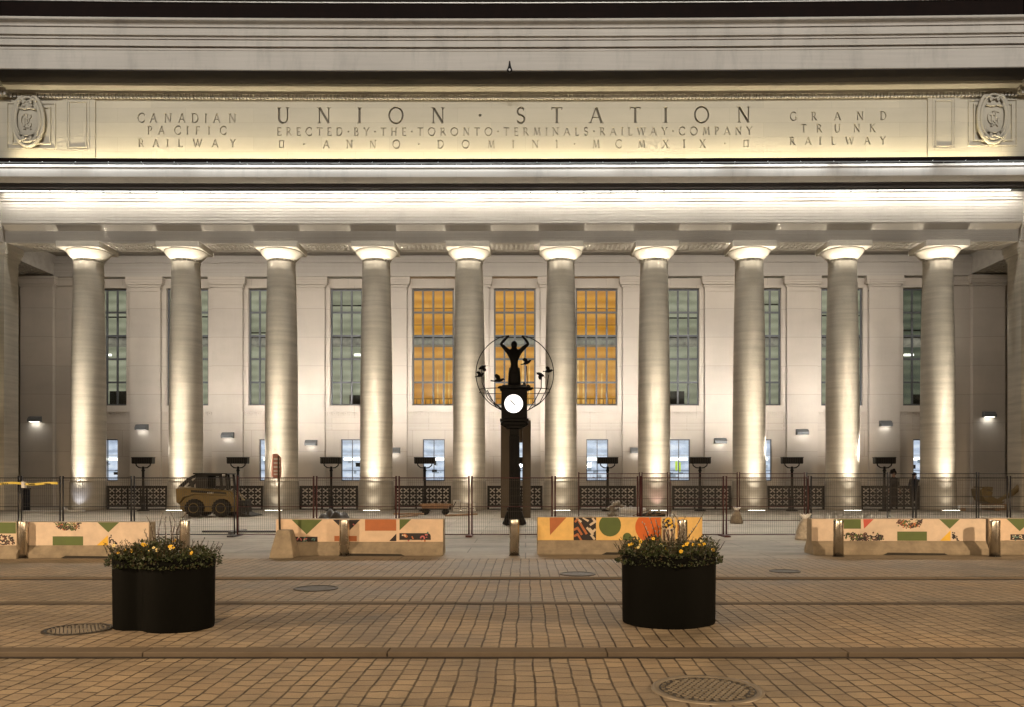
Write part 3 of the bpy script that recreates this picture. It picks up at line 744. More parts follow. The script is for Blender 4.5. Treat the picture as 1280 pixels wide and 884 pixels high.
# ---- windows
def window_upper(x, mat, kind):
    f = MB(); y0, y1 = YW+.10, YW+.18
    a, b = x-UW, x+UW
    f.box(a, b, y0, y1, UZ0, UZ0+.09); f.box(a, b, y0, y1, UZ1-.09, UZ1)
    f.box(a, a+.08, y0, y1, UZ0+.09, UZ1-.09); f.box(b-.08, b, y0, y1, UZ0+.09, UZ1-.09)
    for i in (1, 2, 3):
        xx = a + (b-a)*i/4; f.box(xx-.048, xx+.048, y0+.01, y1-.01, UZ0+.09, UZ1-.09)
    for j in range(1, 5):
        zz = UZ0 + (UZ1-UZ0)*j/5; f.box(a+.08, b-.08, y0+.018, y1-.018, zz-.05, zz+.05)
    wd = f.build('window', M['frame'], st)
    p = MB(); p.box(a+.05, b-.05, y0+.035, y0+.045, UZ0+.05, UZ1-.05); p.build('pane', M['glass'], wd)
    # room behind: lit back wall, side walls, a gallery slab and its railing
    r = MB(); D = 1.3; zmid = UZ0 + (UZ1-UZ0)*.6
    r.add([(a-.6,YW+D,UZ0-.4),(b+.6,YW+D,UZ0-.4),(b+.6,YW+D,UZ1+.3),(a-.6,YW+D,UZ1+.3)], [(0,1,2,3)], 0)
    r.add([(a-.6,YW+.31,UZ0-.4),(a-.6,YW+D,UZ0-.4),(a-.6,YW+D,UZ1+.3),(a-.6,YW+.31,UZ1+.3)], [(0,1,2,3)], 0)
    r.add([(b+.6,YW+.31,UZ0-.4),(b+.6,YW+D,UZ0-.4),(b+.6,YW+D,UZ1+.3),(b+.6,YW+.31,UZ1+.3)], [(3,2,1,0)], 0)
    r.box(a-.55, b+.55, YW+.55, YW+D-.05, zmid-.42, zmid-.02, 1)
    r.box(a-.55, b+.55, YW+.5, YW+.56, zmid-.04, zmid+.06, 2)
    rr = random.Random(int(x*100))
    if kind == 'orange':
        for k in range(2):
            zz = zmid + .75 + k*.9; r.box(a-.5, b+.5, YW+D-.14, YW+D-.06, zz, zz+.05, 3)
        for k in range(9):
            xx = a + (b-a)*(k+.3)/9; r.box(xx, xx+.05, YW+D-.3, YW+D-.25, UZ0-.4, UZ0+.42, 3)
        r.box(a-.5, b+.5, YW+D-.3, YW+D-.24, UZ0+.42, UZ0+.50, 3)
        for k in range(3):
            xx = a + rr.uniform(.1, 1.9); r.box(xx, xx+.07, YW+D-.2, YW+D-.1, UZ0+.2, UZ0+2.2+rr.uniform(-.5,.6), 4)
    else:
        for k in range(1):
            zz = zmid + rr.uniform(.3, 2.0); r.box(a-.5, b+.5, YW+D-.2, YW+D-.1, zz, zz+.06, 2)
        xx = a + rr.uniform(.1, 1.2); r.box(xx, xx+rr.uniform(.5,1.0), YW+D-.4, YW+D-.2, UZ0-.3, UZ0+rr.uniform(.6,.9), 2)
        zl = zmid - .95; xl = a + rr.uniform(.2, 1.4); r.box(xl, xl+.5, YW+D-.5, YW+D-.4, zl, zl+.10, 5)
    r.build('interior', [mat, M['room_grey'], M['dark_inside'], M['gold_dark'], M['gold_light'], M['led_soft']], wd)
    # stone surround
    s = MB(); e = .24; yy = YW-.06
    s.box(a-e, a-.01, yy, YW+.01, UZ0-.30, UZ1+.16); s.box(b+.01, b+e, yy, YW+.01, UZ0-.30, UZ1+.16)
    s.box(a-.01, b+.01, yy, YW+.01, UZ1+.01, UZ1+.16); s.box(a-.01, b+.01, yy, YW+.01, UZ0-.30, UZ0-.01)
    s.box(a-e-.04, b+e+.04, yy-.05, YW+.01, UZ0-.34, UZ0-.302)
    s.box(a-.03, b+.03, YW-.09, YW-.062, UZ1+.02, UZ1+.06)
    s.build('surround', M['pilaster'], wd)
    # fret band under the sill
    kb = MB(); z0 = zf(520.5, YW); z1_ = zf(514, YW); n = 9; pw = (b-a+.4)/n
    kb.box(a-.2, b+.2, YW-.02, YW+.01, z1_+.05, z1_+.09); kb.box(a-.2, b+.2, YW-.02, YW+.01, z0-.09, z0-.05)
    kb.box(a-.2, b+.2, YW-.03, YW+.01, z0-.42, z0-.36); kb.box(a-.2, b+.2, YW-.02, YW+.01, z0-.62, z0-.58)
    t = .035
    for i in range(n):
        xx = a-.2 + i*pw
        for (u0,u1,v0,v1) in ((0,.9,1-.15,1), (0,.15,0,.84), (.75,.9,.3,.84), (.32,.74,.3,.44), (.32,.47,.45,.66), (.16,1.0,0,.15)):
            kb.box(xx+u0*pw, xx+u1*pw, YW-.028, YW+.01, z0+(z1_-z0)*v0, z0+(z1_-z0)*v1)
    kb.build('fret_band', M['pilaster'], wd)
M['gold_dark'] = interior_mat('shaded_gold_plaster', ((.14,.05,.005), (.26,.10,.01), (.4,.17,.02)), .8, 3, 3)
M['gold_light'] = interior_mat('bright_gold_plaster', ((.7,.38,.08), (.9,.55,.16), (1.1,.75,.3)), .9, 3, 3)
M['led_soft'] = glow('ceiling_tube_light', (1, .98, .9), 3)
for i, x in enumerate(wx):
    if i in (4, 5, 6): window_upper(x, M['room_orange'], 'orange')
    elif i == 10: window_upper(x, M['room_dim'], 'green')
    else: window_upper(x, M['room_green'], 'green')
for i, x in enumerate(wx):
    x += .04; a, b = x-LW, x+LW; f = MB(); y0, y1 = YW+.08, YW+.15
    f.box(a, b, y0, y1, LZ0, LZ0+.06); f.box(a, b, y0, y1, LZ1-.06, LZ1); f.box(a, a+.05, y0, y1, LZ0+.06, LZ1-.06); f.box(b-.05, b, y0, y1, LZ0+.06, LZ1-.06)
    f.box(x-.02, x+.02, y0+.01, y1-.01, LZ0+.06, LZ1-.06)
    for q in (.25, .62): f.box(a+.05, b-.05, y0+.015, y1-.015, LZ0+(LZ1-LZ0)*q-.012, LZ0+(LZ1-LZ0)*q+.012)
    wd = f.build('window', M['frame'], st)
    MB().box(a+.03, b-.03, y0+.03, y0+.04, LZ0+.03, LZ1-.03).build('pane', M['glass'], wd)
    r = MB(); r.add([(a-.3,YW+.8,LZ0-.3),(b+.3,YW+.8,LZ0-.3),(b+.3,YW+.8,LZ1+.3),(a-.3,YW+.8,LZ1+.3)], [(0,1,2,3)], 0)
    rr = random.Random(i*7+1)
    for k in range(5):
        xx = a + rr.uniform(.05, .9); zz = LZ0 + rr.uniform(.1, 1.0); r.box(xx, xx+rr.uniform(.08,.3), YW+.6, YW+.7, zz, zz+rr.uniform(.04,.22), rr.choice((1, 2, 2)))
    r.box(a, b, YW+.7, YW+.76, LZ0+(LZ1-LZ0)*.5, LZ0+(LZ1-LZ0)*.56, 3)
    if i == 7:
        r.box(x-.12, x+.0, YW+.42, YW+.46, LZ0+.55, LZ0+1.05, 4); r.box(x+.08, x+.17, YW+.42, YW+.46, LZ0+.5, LZ0+1.0, 4)
    r.build('interior', [M['room_blue'], M['dark_inside'], M['lobby_grey'], M['led_soft'], M['hivis']], wd) if 'lobby_grey' in M else None

# ================================================================== LAMPS OF THE FACADE
def ord_(n): return ['first','second','third','fourth','fifth','sixth','seventh','eighth','ninth','tenth','eleventh','twelfth'][n]
# cool strip under the main cornice
e = empty('strip_light', (0, 36.0, 14.3), 'long bright white strip light tucked under the main cornice', 'strip light')
mb = MB(); mb.profile([(36.02,14.27),(36.02,14.33),(36.10,14.33),(36.10,14.27)], XL+.1, XR-.1); mb.build('housing', M['lampgrey'], e)
mb = MB()
x = XL + .15
while x < XR - 1.2: mb.box(x, x+1.12, 36.03, 36.09, 14.262, 14.269); x += 1.18
mb.build('lens', M['led'], e)
strip('down_lamp', 35.99, 14.25, 26.5, 0, 1700, (1.0, .93, .82), .05, 64, e, XL+.2, XR-.2)
strip('strip_lamp', 36.14, 14.25, 36.42, 13.6, 760, (1.0, .95, .86), .05, None, e, XL+.2, XR-.2)
# strip on the nose of the cornice
e = empty('strip_light', (0, 35.0, 15.2), 'thin cool strip light along the nose of the cornice under the inscription', 'strip light')
mb = MB(); mb.profile([(35.02,zc1+.02),(35.02,zc1+.06),(35.07,zc1+.06),(35.07,zc1+.02)], XL+.1, XR-.1); mb.build('housing', M['lampgrey'], e)
x = XL+1
mb = MB()
while x < XR-1: mb.box(x, x+.03, 35.07, 35.2, zc1+.03, zc1+.05); x += 1.5
mb.build('bracket', M['lampgrey'], e)
strip('nose_lamp', 35.04, zc1+.012, 35.2, zc1-.25, 190, (.93, .97, 1.0), .03, None, e, XL+.2, XR-.2)
# warm lamps that wash the inscription from the gutter
e = empty('strip_light', (0, 36.3, 15.4), 'warm strip light in the gutter washing the carved inscription from below', 'strip light')
mb = MB(); mb.profile([(36.74,15.28),(36.74,15.36),(36.84,15.36),(36.84,15.28)], XL+.1, XR-.1); mb.profile([(36.70,15.28),(36.70,15.80),(36.72,15.80),(36.72,15.28)], XL+.1, XR-.1)  # second profile: added unseen visor keeping light off the mouldings above
mb.build('housing', M['lampgrey'], e)
mb = MB(); mb.profile([(36.75,15.361),(36.75,15.366),(36.83,15.366),(36.83,15.361)], XL+.1, XR-.1); mb.build('lens', M['warmled'], e)
strip('warm_strip_lamp', 36.79, 15.385, 37.2, 16.5, 640, (1.0, .84, .53), .05, 80, e, XL+.2, XR-.2)
n = 0
px = 12.0
while px < 1275:
    x = xf(px, 35.9)
    o = MB().box(x-.02, x+.02, 35.88, 35.915, lens_bow((x,0,zf(204,35.9)))[2], lens_bow((x,0,zf(204,35.9)))[2]+.03).build('marker_lamp', M['led_nose'])
    if n == 0: o0 = o
    tag(o, 'tiny bright lamp in the row along the dark gutter wall below the inscription', 'lamp', 'tiny lamps along the gutter wall'); n += 1; px += 41.2
# little dark lamp hanging in front of the attic fascia
pz = P(637, 85, 35.2)
e = empty('hanging_lamp', (pz.x, 35.3, pz.z), 'tiny dark ball lamp on a spike at the middle of the top fascia', 'lamp')
MB().tube([(pz.x, 35.3, pz.z+.0), (pz.x, 35.3, pz.z+.16), (pz.x, 35.3, pz.z+.34)], [.10, .05, .03], 8).build('stem', M['iron'], e)
MB().blob((pz.x, 35.3, pz.z-.06), .12, seg=14, rings=8).build('globe', M['iron'], e)
MB().blob((pz.x, 35.2, pz.z-.08), .05).build('lens', M['white'], e)  # white spot stands in for the highlight on the ball

# added strip, unseen behind the architrave, to even out light on the back wall
e = empty('added_wash_light', (0, 38.5, 12.9), 'added unseen strip light behind the beam above the columns, brightening the back wall', 'strip light')
mb = MB(); mb.profile([(38.34, 12.92), (38.34, 13.0), (38.46, 13.0), (38.46, 12.92)], XPL+.3, XPR-.3); mb.build('housing', M['lampgrey'], e)
strip('added_wash_lamp', 38.40, 12.90, YW, 3.2, 1500, (1.0, .92, .84), .08, None, e, XPL+2.2, XPR-2.2)
# column uplights set in the paving
for i, px in enumerate(colpx):
    x = xf(px, YC); Y = 36.30
    e = empty('ground_uplight', (x, Y, .16), f'bright recessed uplight in the paving at the foot of the {ord_(i)} column from the left', 'uplight', 'recessed uplights in front of the columns')
    f = MB(); f.box(x-.40, x+.40, Y-.13, Y+.13, .14, .172); f.build('frame', M['steel'], e)
    MB().box(x-.36, x+.36, Y-.09, Y+.09, .1725, .178).build('lens', M['uplens'], e)
    g_ = MB()
    for k in range(7): g_.box(x-.35+k*.116, x-.338+k*.116, Y-.09, Y+.09, .179, .186)
    g_.build('grille', M['lampgrey'], e)
    for q, (zt__, en, cn) in enumerate(((11.0, 9500, 9), (8.8, 11000, 12), (7.0, 5500, 17))):
        for dx in (-.24, .24): light('SPOT', 'uplight_lamp', (x+dx, Y-.06, .22), (x+dx*.7, YC-.56 if q == 0 else YC-.66 if q == 1 else YC-.70, zt__), en/2, (1.0, .90, .74), size=.03, cone=cn, blend=1.0, parent=e)
    colr = (1.0, .60, .52) if i == 6 else ((.75, .8, 1.0) if i == 0 else (1.0, .86, .66))
    light('AREA', 'uplight_wash', (x, Y, .22), (x, YC-.62, 5.8), 36, (1.0, .90, .74), size=.6, size_y=.1, spread=36, parent=e)
    light('SPOT', 'uplight_spill', (x, Y, .24), (x, YC-.4, 2.6), 34 if i not in (0, 6) else 50, colr, size=.06, cone=95, blend=.8, parent=e)
# pier uplights
for i, (px, nm_) in enumerate(((5, 'left'), (1276.5, 'right'))):
    x = xf(px, 36.9) + (-1.1 if i == 0 else 1.1)
    e = empty('ground_uplight', (x, 36.0, .16), f'recessed uplight at the foot of the {nm_} end pier', 'uplight', 'recessed uplights in front of the columns')
    MB().box(x-.4, x+.4, 35.85, 36.1, .14, .172).build('frame', M['steel'], e)
    MB().box(x-.36, x+.36, 35.88, 36.06, .1725, .178).build('lens', M['uplens'], e)
    light('SPOT', 'uplight_lamp', (x, 36.0, .24), (x, 36.8, 9.5), 2500, (1.0, .82, .56), size=.05, cone=34, blend=1.0, parent=e)

# ---- floodlights on posts, heads turned to the wall
fpx = [179, 297.5, 414, 531, 649, 759.5, 875, 990, 1105.5]
YP = 35.9
def post():
    e = empty('floodlight_post', (0, YP, .16), None, 'floodlight', 'black floodlight posts between the columns')
    mb = MB(); mb.lathe((0, YP, 0), [(.26,.155),(.26,.20),(.10,.23),(.085,.75),(.075,.8),(.055,.85),(.055,1.9),(.075,1.92),(.075,1.98),(.05,2.0),(.05,2.12)], 14); mb.build('pole', M['iron'], e)
    mb = MB(); mb.tube([(-.33, YP, 2.30), (-.30, YP, 2.16), (-.18, YP, 2.07), (0, YP, 2.05), (.18, YP, 2.07), (.30, YP, 2.16), (.33, YP, 2.30)], .028, 6); mb.build('yoke', M['iron'], e)
    h = MB(); h.slabxz([(-.43, 2.24), (.43, 2.24), (.45, 2.28), (.45, 2.50), (-.45, 2.50), (-.45, 2.28)], YP-.14, YP+.16); h.box(-.46, .46, YP-.16, YP+.17, 2.501, 2.53)
    for k in range(9): h.box(-.4+k*.1-.008, -.4+k*.1+.008, YP-.17, YP-.141, 2.27, 2.48)
    hd = h.build('head', M['iron'], e)
    MB().box(-.40, .40, YP+.161, YP+.166, 2.28, 2.47).build('lens', M['uplens'], hd)
    return e
p0 = post()
for i, px in enumerate(fpx):
    e = p0 if i == 0 else copy_tree(p0)
    x = xf(px, YP); e.location.x = x
    e['label'] = f'black floodlight on a post standing between the {ord_(i)} and {ord_(i+1)} columns from the left'
    light('AREA', 'floodlight_lamp', (x, YP+.2, 2.38), (x + (-1.2 if i == 0 else 1.2 if i == 8 else 0), YW, 6.0), 95 if i in (0, 8) else 78, (1.0, .93, .87), size=.8, size_y=.22, spread=60, parent=e)

# ---- wall lamps
sc_ = [(45, 524, YW-.4, 1), (178.5, 534, YW-.22, 0), (285.5, 544, YW-.22, 0), (389.5, 553.5, YW-.22, 0), (493, 563, YW-.22, 0), (795, 563, YW-.22, 0), (900, 551, YW-.22, 0), (1002, 540, YW-.22, 0), (1106, 529.5, YW-.22, 0), (1235, 518, YW-.4, 1)]
for i, (px, py, Y, lit) in enumerate(sc_):
    p = P(px, py, Y)
    e = empty('wall_lamp', (p.x, p.y, p.z), f'grey hooded lamp on the back wall, {ord_(i)} in the row from the left', 'wall lamp', 'small hooded lamps on the back wall')
    h = MB(); h.profile([(p.y, p.z-.15), (p.y-.28, p.z-.15), (p.y-.28, p.z-.02), (p.y-.14, p.z+.12), (p.y, p.z+.15)], p.x-.31, p.x+.31); h.build('hood', M['lampgrey'], e, bevel=.01)
    MB().box(p.x-.24, p.x+.24, p.y-.24, p.y-.05, p.z-.156, p.z-.151).build('lens', M['uplens'] if lit else M['dimlens'], e)
    light('AREA', 'wall_lamp_light', (p.x, p.y-.16, p.z-.165), (p.x, p.y-.1, p.z-1.5), 2.5 if lit else 2, (.93,.97,1.0) if lit else (1,.98,.95), size=.4, size_y=.12, parent=e)

# ---- iron railing panels between the column bases
def railing(xa, xb, label):
    Y = 37.5; z0 = .17; zt_ = 1.26; n = max(2, round((xb-xa-.2)/.30)); pitch = (xb-xa-.16)/n
    e = empty('iron_railing', ((xa+xb)/2, Y, .16), label, 'railing', 'pierced iron railings between the column bases')
    f = MB(); f.box(xa, xb, Y-.05, Y+.05, zt_-.09, zt_); f.box(xa, xb, Y-.03, Y+.03, .30, .36); f.box(xa, xb, Y-.05, Y+.05, .16, .21)
    f.box(xa, xa+.08, Y-.05, Y+.05, .21, zt_-.09); f.box(xb-.08, xb, Y-.05, Y+.05, .21, zt_-.09)
    grp = 0; f.build('frame', M['iron'], e)
    for k in range(3, n, 3):
        xx = xa+.08+k*pitch; pm = MB().box(xx-.035, xx+.035, Y-.04, Y+.04, .211, zt_-.091); pm.build('upright', M['iron'], e)
    g_ = MB(); z0 = .365; hz = (zt_-.09-z0)/3
    for i in range(n):
        for j in range(3):
            a, b = xa+.08+i*pitch, xa+.08+(i+1)*pitch; c, d = z0+j*hz, z0+(j+1)*hz; mx, mz = (a+b)/2, (c+d)/2
            y0, y1 = Y-.012, Y+.012; t = .030
            g_.box(a, b, y0, y1, c, c+t); g_.box(a, b, y0, y1, d-t, d); g_.box(a, a+t, y0, y1, c+t, d-t); g_.box(b-t, b, y0, y1, c+t, d-t)
            q, o_ = .052, .026
            g_.slabxz([(a+t+q, c+t), (b-t-q, c+t), (mx, mz-o_)], y0, y1); g_.slabxz([(b-t-q, d-t), (a+t+q, d-t), (mx, mz+o_)], y0, y1)
            g_.slabxz([(a+t, c+t+q), (mx-o_, mz), (a+t, d-t-q)], y0, y1); g_.slabxz([(b-t, c+t+q), (b-t, d-t-q), (mx+o_, mz)], y0, y1)
    g_.build('pierced_grille', M['iron'], e)
for i in range(9):
    railing(xf(colpx[i], YC)+.84, xf(colpx[i+1], YC)-.84, f'black pierced iron railing between the {ord_(i)} and {ord_(i+1)} column bases from the left')

# ================================================================== PLAZA THINGS
# ---- public clock with a figure in a ring
def skin(name, joints, edges, mat, parent=None, root=0, sub=2):
    me = bpy.data.meshes.new(name); off = Vector((0,0,0)); p = parent
    while p is not None: off += p.location; p = p.parent
    me.from_pydata([tuple(Vector(j[0]) - off) for j in joints], edges, [])
    o = bpy.data.objects.new(name, me); COL.objects.link(o)
    sk = o.modifiers.new('skin', 'SKIN'); sk.use_smooth_shade = True
    if not me.skin_vertices: me.skin_vertices.new()
    for i, j in enumerate(joints):
        r = j[1]; r = r if isinstance(r, tuple) else (r, r)
        me.skin_vertices[0].data[i].radius = r; me.skin_vertices[0].data[i].use_root = (i == root)
    ss = o.modifiers.new('sub', 'SUBSURF'); ss.levels = sub; ss.render_levels = sub
    bpy.context.view_layer.update()
    dg = bpy.context.evaluated_depsgraph_get()
    nm = bpy.data.meshes.new_from_object(o.evaluated_get(dg)); o.modifiers.clear(); o.data = nm
    nm.name = name; nm.materials.clear(); nm.materials.append(mat)
    for pl in nm.polygons: pl.use_smooth = True
    if parent is not None: o.parent = parent
    return o
YK = gY(656.5); xk = xf(643, YK); zk_ = gz(YK)
def K(px, py, dy=0): return (xf(px, YK), YK+dy, zf(py, YK))
ck = empty('street_clock', (xk, YK, zk_), 'tall black street clock with a lit white dial below a sculpted figure in a ring', 'street clock')
mb = MB(); w_ = lambda p: p*YK/F
mb.lathe((xk, YK, zk_), [(w_(11.5), 0), (w_(11.5), .05), (w_(10), .09), (w_(8), .30), (w_(7.6), .34)], 4, smooth=False)
for sx in (-1, 1):
    for sy in (-1, 1): mb.tube([(xk+sx*w_(12), YK+sy*w_(9), zk_+.03), (xk+sx*w_(10), YK+sy*w_(7.5), zk_+.16), (xk+sx*w_(8), YK+sy*w_(6), zk_+.42)], [.09, .08, .05], 8)
def bx_px(mb, hw, pya, pyb, dep=None):
    h = w_(hw); d = w_(dep or hw); mb.box(xk-h, xk+h, YK-d, YK+d, max(zk_, zf(pyb, YK)), zf(pya, YK))
bx_px(mb, 8.2, 637, 650.2); bx_px(mb, 9.2, 635, 637); bx_px(mb, 7.6, 632.5, 635)
mb.build('pedestal', M['bronze'], ck, bevel=.015)
mb = MB(); bx_px(mb, 6.4, 545, 632.4); bx_px(mb, 5.8, 536, 544.8); 
for q in (-4.2, -1.4, 1.4, 4.2): mb.box(xk+w_(q)-.02, xk+w_(q)+.02, YK-w_(6.4)-.012, YK-w_(6.4)+.01, zf(630, YK), zf(548, YK))
mb.build('pillar', M['bronze'], ck, bevel=.012)
mb = MB(); bx_px(mb, 10, 532, 536.2); bx_px(mb, 14, 528.4, 532.2); bx_px(mb, 17.6, 524.5, 528.2); bx_px(mb, 16, 488, 524.2, 13); bx_px(mb, 18.2, 484.4, 487.8, 15); bx_px(mb, 15, 482.4, 484.2, 12)
for sx in (-1, 1): mb.slabxz([(xk+sx*w_(16), zf(528, YK)), (xk+sx*w_(17.5), zf(531, YK)), (xk+sx*w_(13), zf(534, YK)), (xk+sx*w_(8), zf(536, YK)), (xk+sx*w_(8), zf(528, YK))], YK-.1, YK+.1)
hd = mb.build('clock_head', M['bronze'], ck, bevel=.012)
yd = YK - w_(13) - .005
cx_, cz_ = xf(642.3, YK), zf(506, YK); R_ = w_(11.6)
d = MB(); seg = 48
d.add([(cx_+R_*cos(2*pi*k/seg), yd-.02, cz_+R_*sin(2*pi*k/seg)) for k in range(seg)] + [(cx_+R_*cos(2*pi*k/seg), yd+.02, cz_+R_*sin(2*pi*k/seg)) for k in range(seg)],
      [tuple(range(seg))] + [(k, k+seg, (k+1)%seg+seg, (k+1)%seg) for k in range(seg)])
dl = d.build('dial', M['dial'], hd)
r = MB(); r.tube([(cx_+R_*1.05*cos(2*pi*k/48), yd-.02, cz_+R_*1.05*sin(2*pi*k/48)) for k in range(49)], .022, 6, cap=False); r.build('rim', M['bronze'], hd)
h = MB()
for k in range(12):
    a = 2*pi*k/12; c_, s_ = cos(a), sin(a); r0, r1, q = R_*.76, R_*.88, (.011 if k % 3 else .016)
    h.slabxz([(cx_+r0*c_-q*s_, cz_+r0*s_+q*c_), (cx_+r0*c_+q*s_, cz_+r0*s_-q*c_), (cx_+r1*c_+q*s_, cz_+r1*s_-q*c_), (cx_+r1*c_-q*s_, cz_+r1*s_+q*c_)], yd-.026, yd-.021)
h.build('hour_mark', M['grey_mark'], hd)
def hand(ang, L, wid):
    a = radians(ang); dx, dz = sin(a), cos(a)
    hh = MB(); hh.slabxz([(cx_-dx*L*.28-dz*wid, cz_-dz*L*.28+dx*wid), (cx_-dx*L*.28+dz*wid, cz_-dz*L*.28-dx*wid), (cx_+dx*L+dz*wid*.4, cz_+dz*L-dx*wid*.4), (cx_+dx*L-dz*wid*.4, cz_+dz*L+dx*wid*.4)], yd-.034, yd-.028)
    hh.build('hand', M['iron'], hd)
hand(-46, R_*.80, .012); hand(-38, R_*.5, .018)
# figure
fj = [(K(643,466), (.19,.13)), (K(642.8,452), (.17,.12)), (K(642.5,442), (.23,.13)), (K(642.5,437), (.11,.09)), (K(642.6,434), (.075,.075)), (K(642.6,430), (.105,.105)), (K(642.6,427.3), (.09,.09)),
      (K(635.5,440), (.085,.085)), (K(630,434), .068), (K(626,430), .055), (K(630.5,425), .045), (K(634.5,421), .04), (K(636.5,419.8), .05),
      (K(649.5,440), (.085,.085)), (K(655.5,434), .068), (K(660.5,430), .055), (K(657.2,425), .045), (K(653.5,421), .04), (K(652,419.8), .05),
      (K(640,468), .14), (K(639.4,475), .12), (K(639.2,483), .13), (K(646,468), .14), (K(646.6,475), .12), (K(646.8,483), .13)]
fe = [(0,1),(1,2),(2,3),(3,4),(4,5),(5,6),(2,7),(7,8),(8,9),(9,10),(10,11),(11,12),(2,13),(13,14),(14,15),(15,16),(16,17),(17,18),(0,19),(19,20),(20,21),(0,22),(22,23),(23,24)]
skin('figure', fj, fe, M['bronze'], ck)
mb = MB(); mb.lathe((xf(643,YK), YK, 0), [(.22, zf(483.5,YK)), (.20, zf(476,YK)), (.19, zf(466,YK)), (.17, zf(460,YK))], 14, sy=.75)
mb.build('robe', M['bronze'], ck)
MB().blob(K(642.6, 431.3), (.10, .11, .135), seg=16, rings=10).build('head', M['bronze'], ck)
rc = (643.5, 467); rr_ = 48.5
ring = [K(rc[0]+rr_*cos(radians(a)), rc[1]-rr_*sin(radians(a))) for a in [98 + i*(262-98+0)/40 for i in range(41)] if a < 236]
MB().tube([K(636.5, 420)] + ring[2:] + [K(629, 514)], .016, 6).build('ring', M['bronze'], ck)
ring = [K(rc[0]-rr_*cos(radians(a)), rc[1]-rr_*sin(radians(a))) for a in [98 + i*(262-98+0)/40 for i in range(41)] if a < 236]
MB().tube([K(652, 420)] + ring[2:] + [K(658, 514)], .016, 6).build('ring', M['bronze'], ck)
for dy in (-.55, .55):
    MB().tube([K(643 + 44*cos(radians(a)), 490.5 - (3.5 if dy < 0 else 0), dy*sin(radians(a))*.9) for a in range(0, 181, 12)], .012, 6).build('globe_band', M['bronze'], ck)
stems = [((604,471),(606,486),(614,500),(627,511),(630,514)), ((601.5,459),(602.5,478),(609,497),(622,510),(630,513)), ((658,458),(659,475),(658.5,490),(652,498)),
         ((677,470),(676.5,485),(669,500),(661,512)), ((686,468),(683,487),(675,503),(660,513)), ((609,488),(618,505),(626,511),(629,514))]
for i, s in enumerate(stems):
    MB().tube([K(x, y, .12*sin(i*2.1)*(1-k/4)) for k, (x, y) in enumerate(s)], .015, 6).build('stem', M['bronze'], ck)
def dove(px, py, ang, s=1.0, dy=0):
    mb = MB(); c = Vector(K(px, py, dy)); a = radians(ang)
    def R2(u, v, y=0): return (c.x + (u*cos(a)-v*sin(a))*s, c.y + y*s, c.z + (u*sin(a)+v*cos(a))*s)
    mb.tube([R2(-.17,0), R2(-.10,.02), R2(0,.02), R2(.10,.03), R2(.15,.05), R2(.20,.03)], [.02,.045,.06,.045,.035,.006], 8)
    for sy in (-1, 1):
        v = [R2(.06,.04,sy*.03), R2(-.07,.03,sy*.03), R2(-.14,.20,sy*.14), R2(-.05,.22,sy*.2), R2(.04,.16,sy*.12)]
        v2 = [(x, y+.012, z) for x, y, z in v]
        mb.add(v+v2, [(0,1,2,3,4),(9,8,7,6,5)] + [(i,(i+1)%5,(i+1)%5+5,i+5) for i in range(5)])
    v = [R2(-.15,.02,-.02), R2(-.28,.05,-.07), R2(-.28,.03,.07), R2(-.15,.0,.02)]
    mb.add(v+[(x,y,z-.012) for x,y,z in v], [(0,1,2,3),(7,6,5,4),(0,4,5,1),(1,5,6,2),(2,6,7,3),(3,7,4,0)])
    mb.build('dove', M['bronze'], ck)
for a in ((602.5,458,200,.95,.1), (601,470,20,.9,-.1), (659,453.5,20,1.05,.05), (676,467,150,1.0,.12), (686,465,5,.95,-.12), (624,477,5,1.3,-.15), (627,485,170,.8,-.25), (656,482,90,.8,0), (662,487.5,0,.85,-.2)): dove(a[0], a[1], a[2], a[3]*.72, a[4])

# ---- brown pylon behind the clock
YY = gY(647.5)
e = empty('pylon', (xf(644.5, YY), YY, gz(YY)), 'pair of flat dark brown slabs standing behind the street clock', 'pylon')
MB().box(xf(626,YY), xf(637.5,YY), YY, YY+.4, gz(YY)-.02, zf(525,YY)).build('slab', M['pylon'], e, bevel=.01)
MB().box(xf(653,YY), xf(663.5,YY), YY, YY+.4, gz(YY)-.02, zf(525.5,YY)).build('slab', M['pylon'], e, bevel=.01)
MB().box(xf(637.6,YY), xf(652.9,YY), YY+.1, YY+.3, zf(553,YY), zf(527,YY)).build('crosspiece', M['pylon'], e)

# ---- temporary fence
def fence_panel(pxa, pxb, Y, pt, pm, pb, mat, label, group, off=0, foot=True):
    xa, xb = xf(pxa, Y), xf(pxb, Y); zt_, zm, zb = zf(pt, Y), zf(pm, Y), max(gz(Y)+.05, zf(pb, Y))
    e = empty('wire_fence', ((xa+xb)/2, Y, gz(Y)), label, 'fence', group)
    for xx in (xa+.04, xb-.04):
        MB().tube([(xx, Y, zb-.02), (xx, Y, zt_+.05)], .021, 8).build('post', mat, e)
    for nm, zz, rr in (('rail', zt_, .014), ('rail', zm, .010), ('rail', zb, .014)):
        MB().tube([(xa+.04, Y, zz), (xb-.04, Y, zz)], rr, 6).build(nm, mat, e)
    wm = MB(); x = xa + .09
    while x < xb - .05: wm.box(x-.0022, x+.0022, Y-.002, Y+.002, zb, zt_-.0); x += .05
    z = zb + .2
    while z < zt_: wm.box(xa+.05, xb-.05, Y-.002, Y+.002, z-.0018, z+.0018); z += .2
    tag(wm.build('wire_mesh', M['wire'], e), kind=None)
    if foot:
        fb = MB(); 
        for yy in (-.38,): fb.box(xb-.10, xb+.06, Y+yy, Y-yy, gz(Y), gz(Y)+.045)
        fb.build('foot', mat, e)
    return e
YA = gY(670.5)
pa = [-40, 25, 77, 166, 295, 394, 497, 588, 692, 799, 906, 1012, 1143, 1261, 1330]
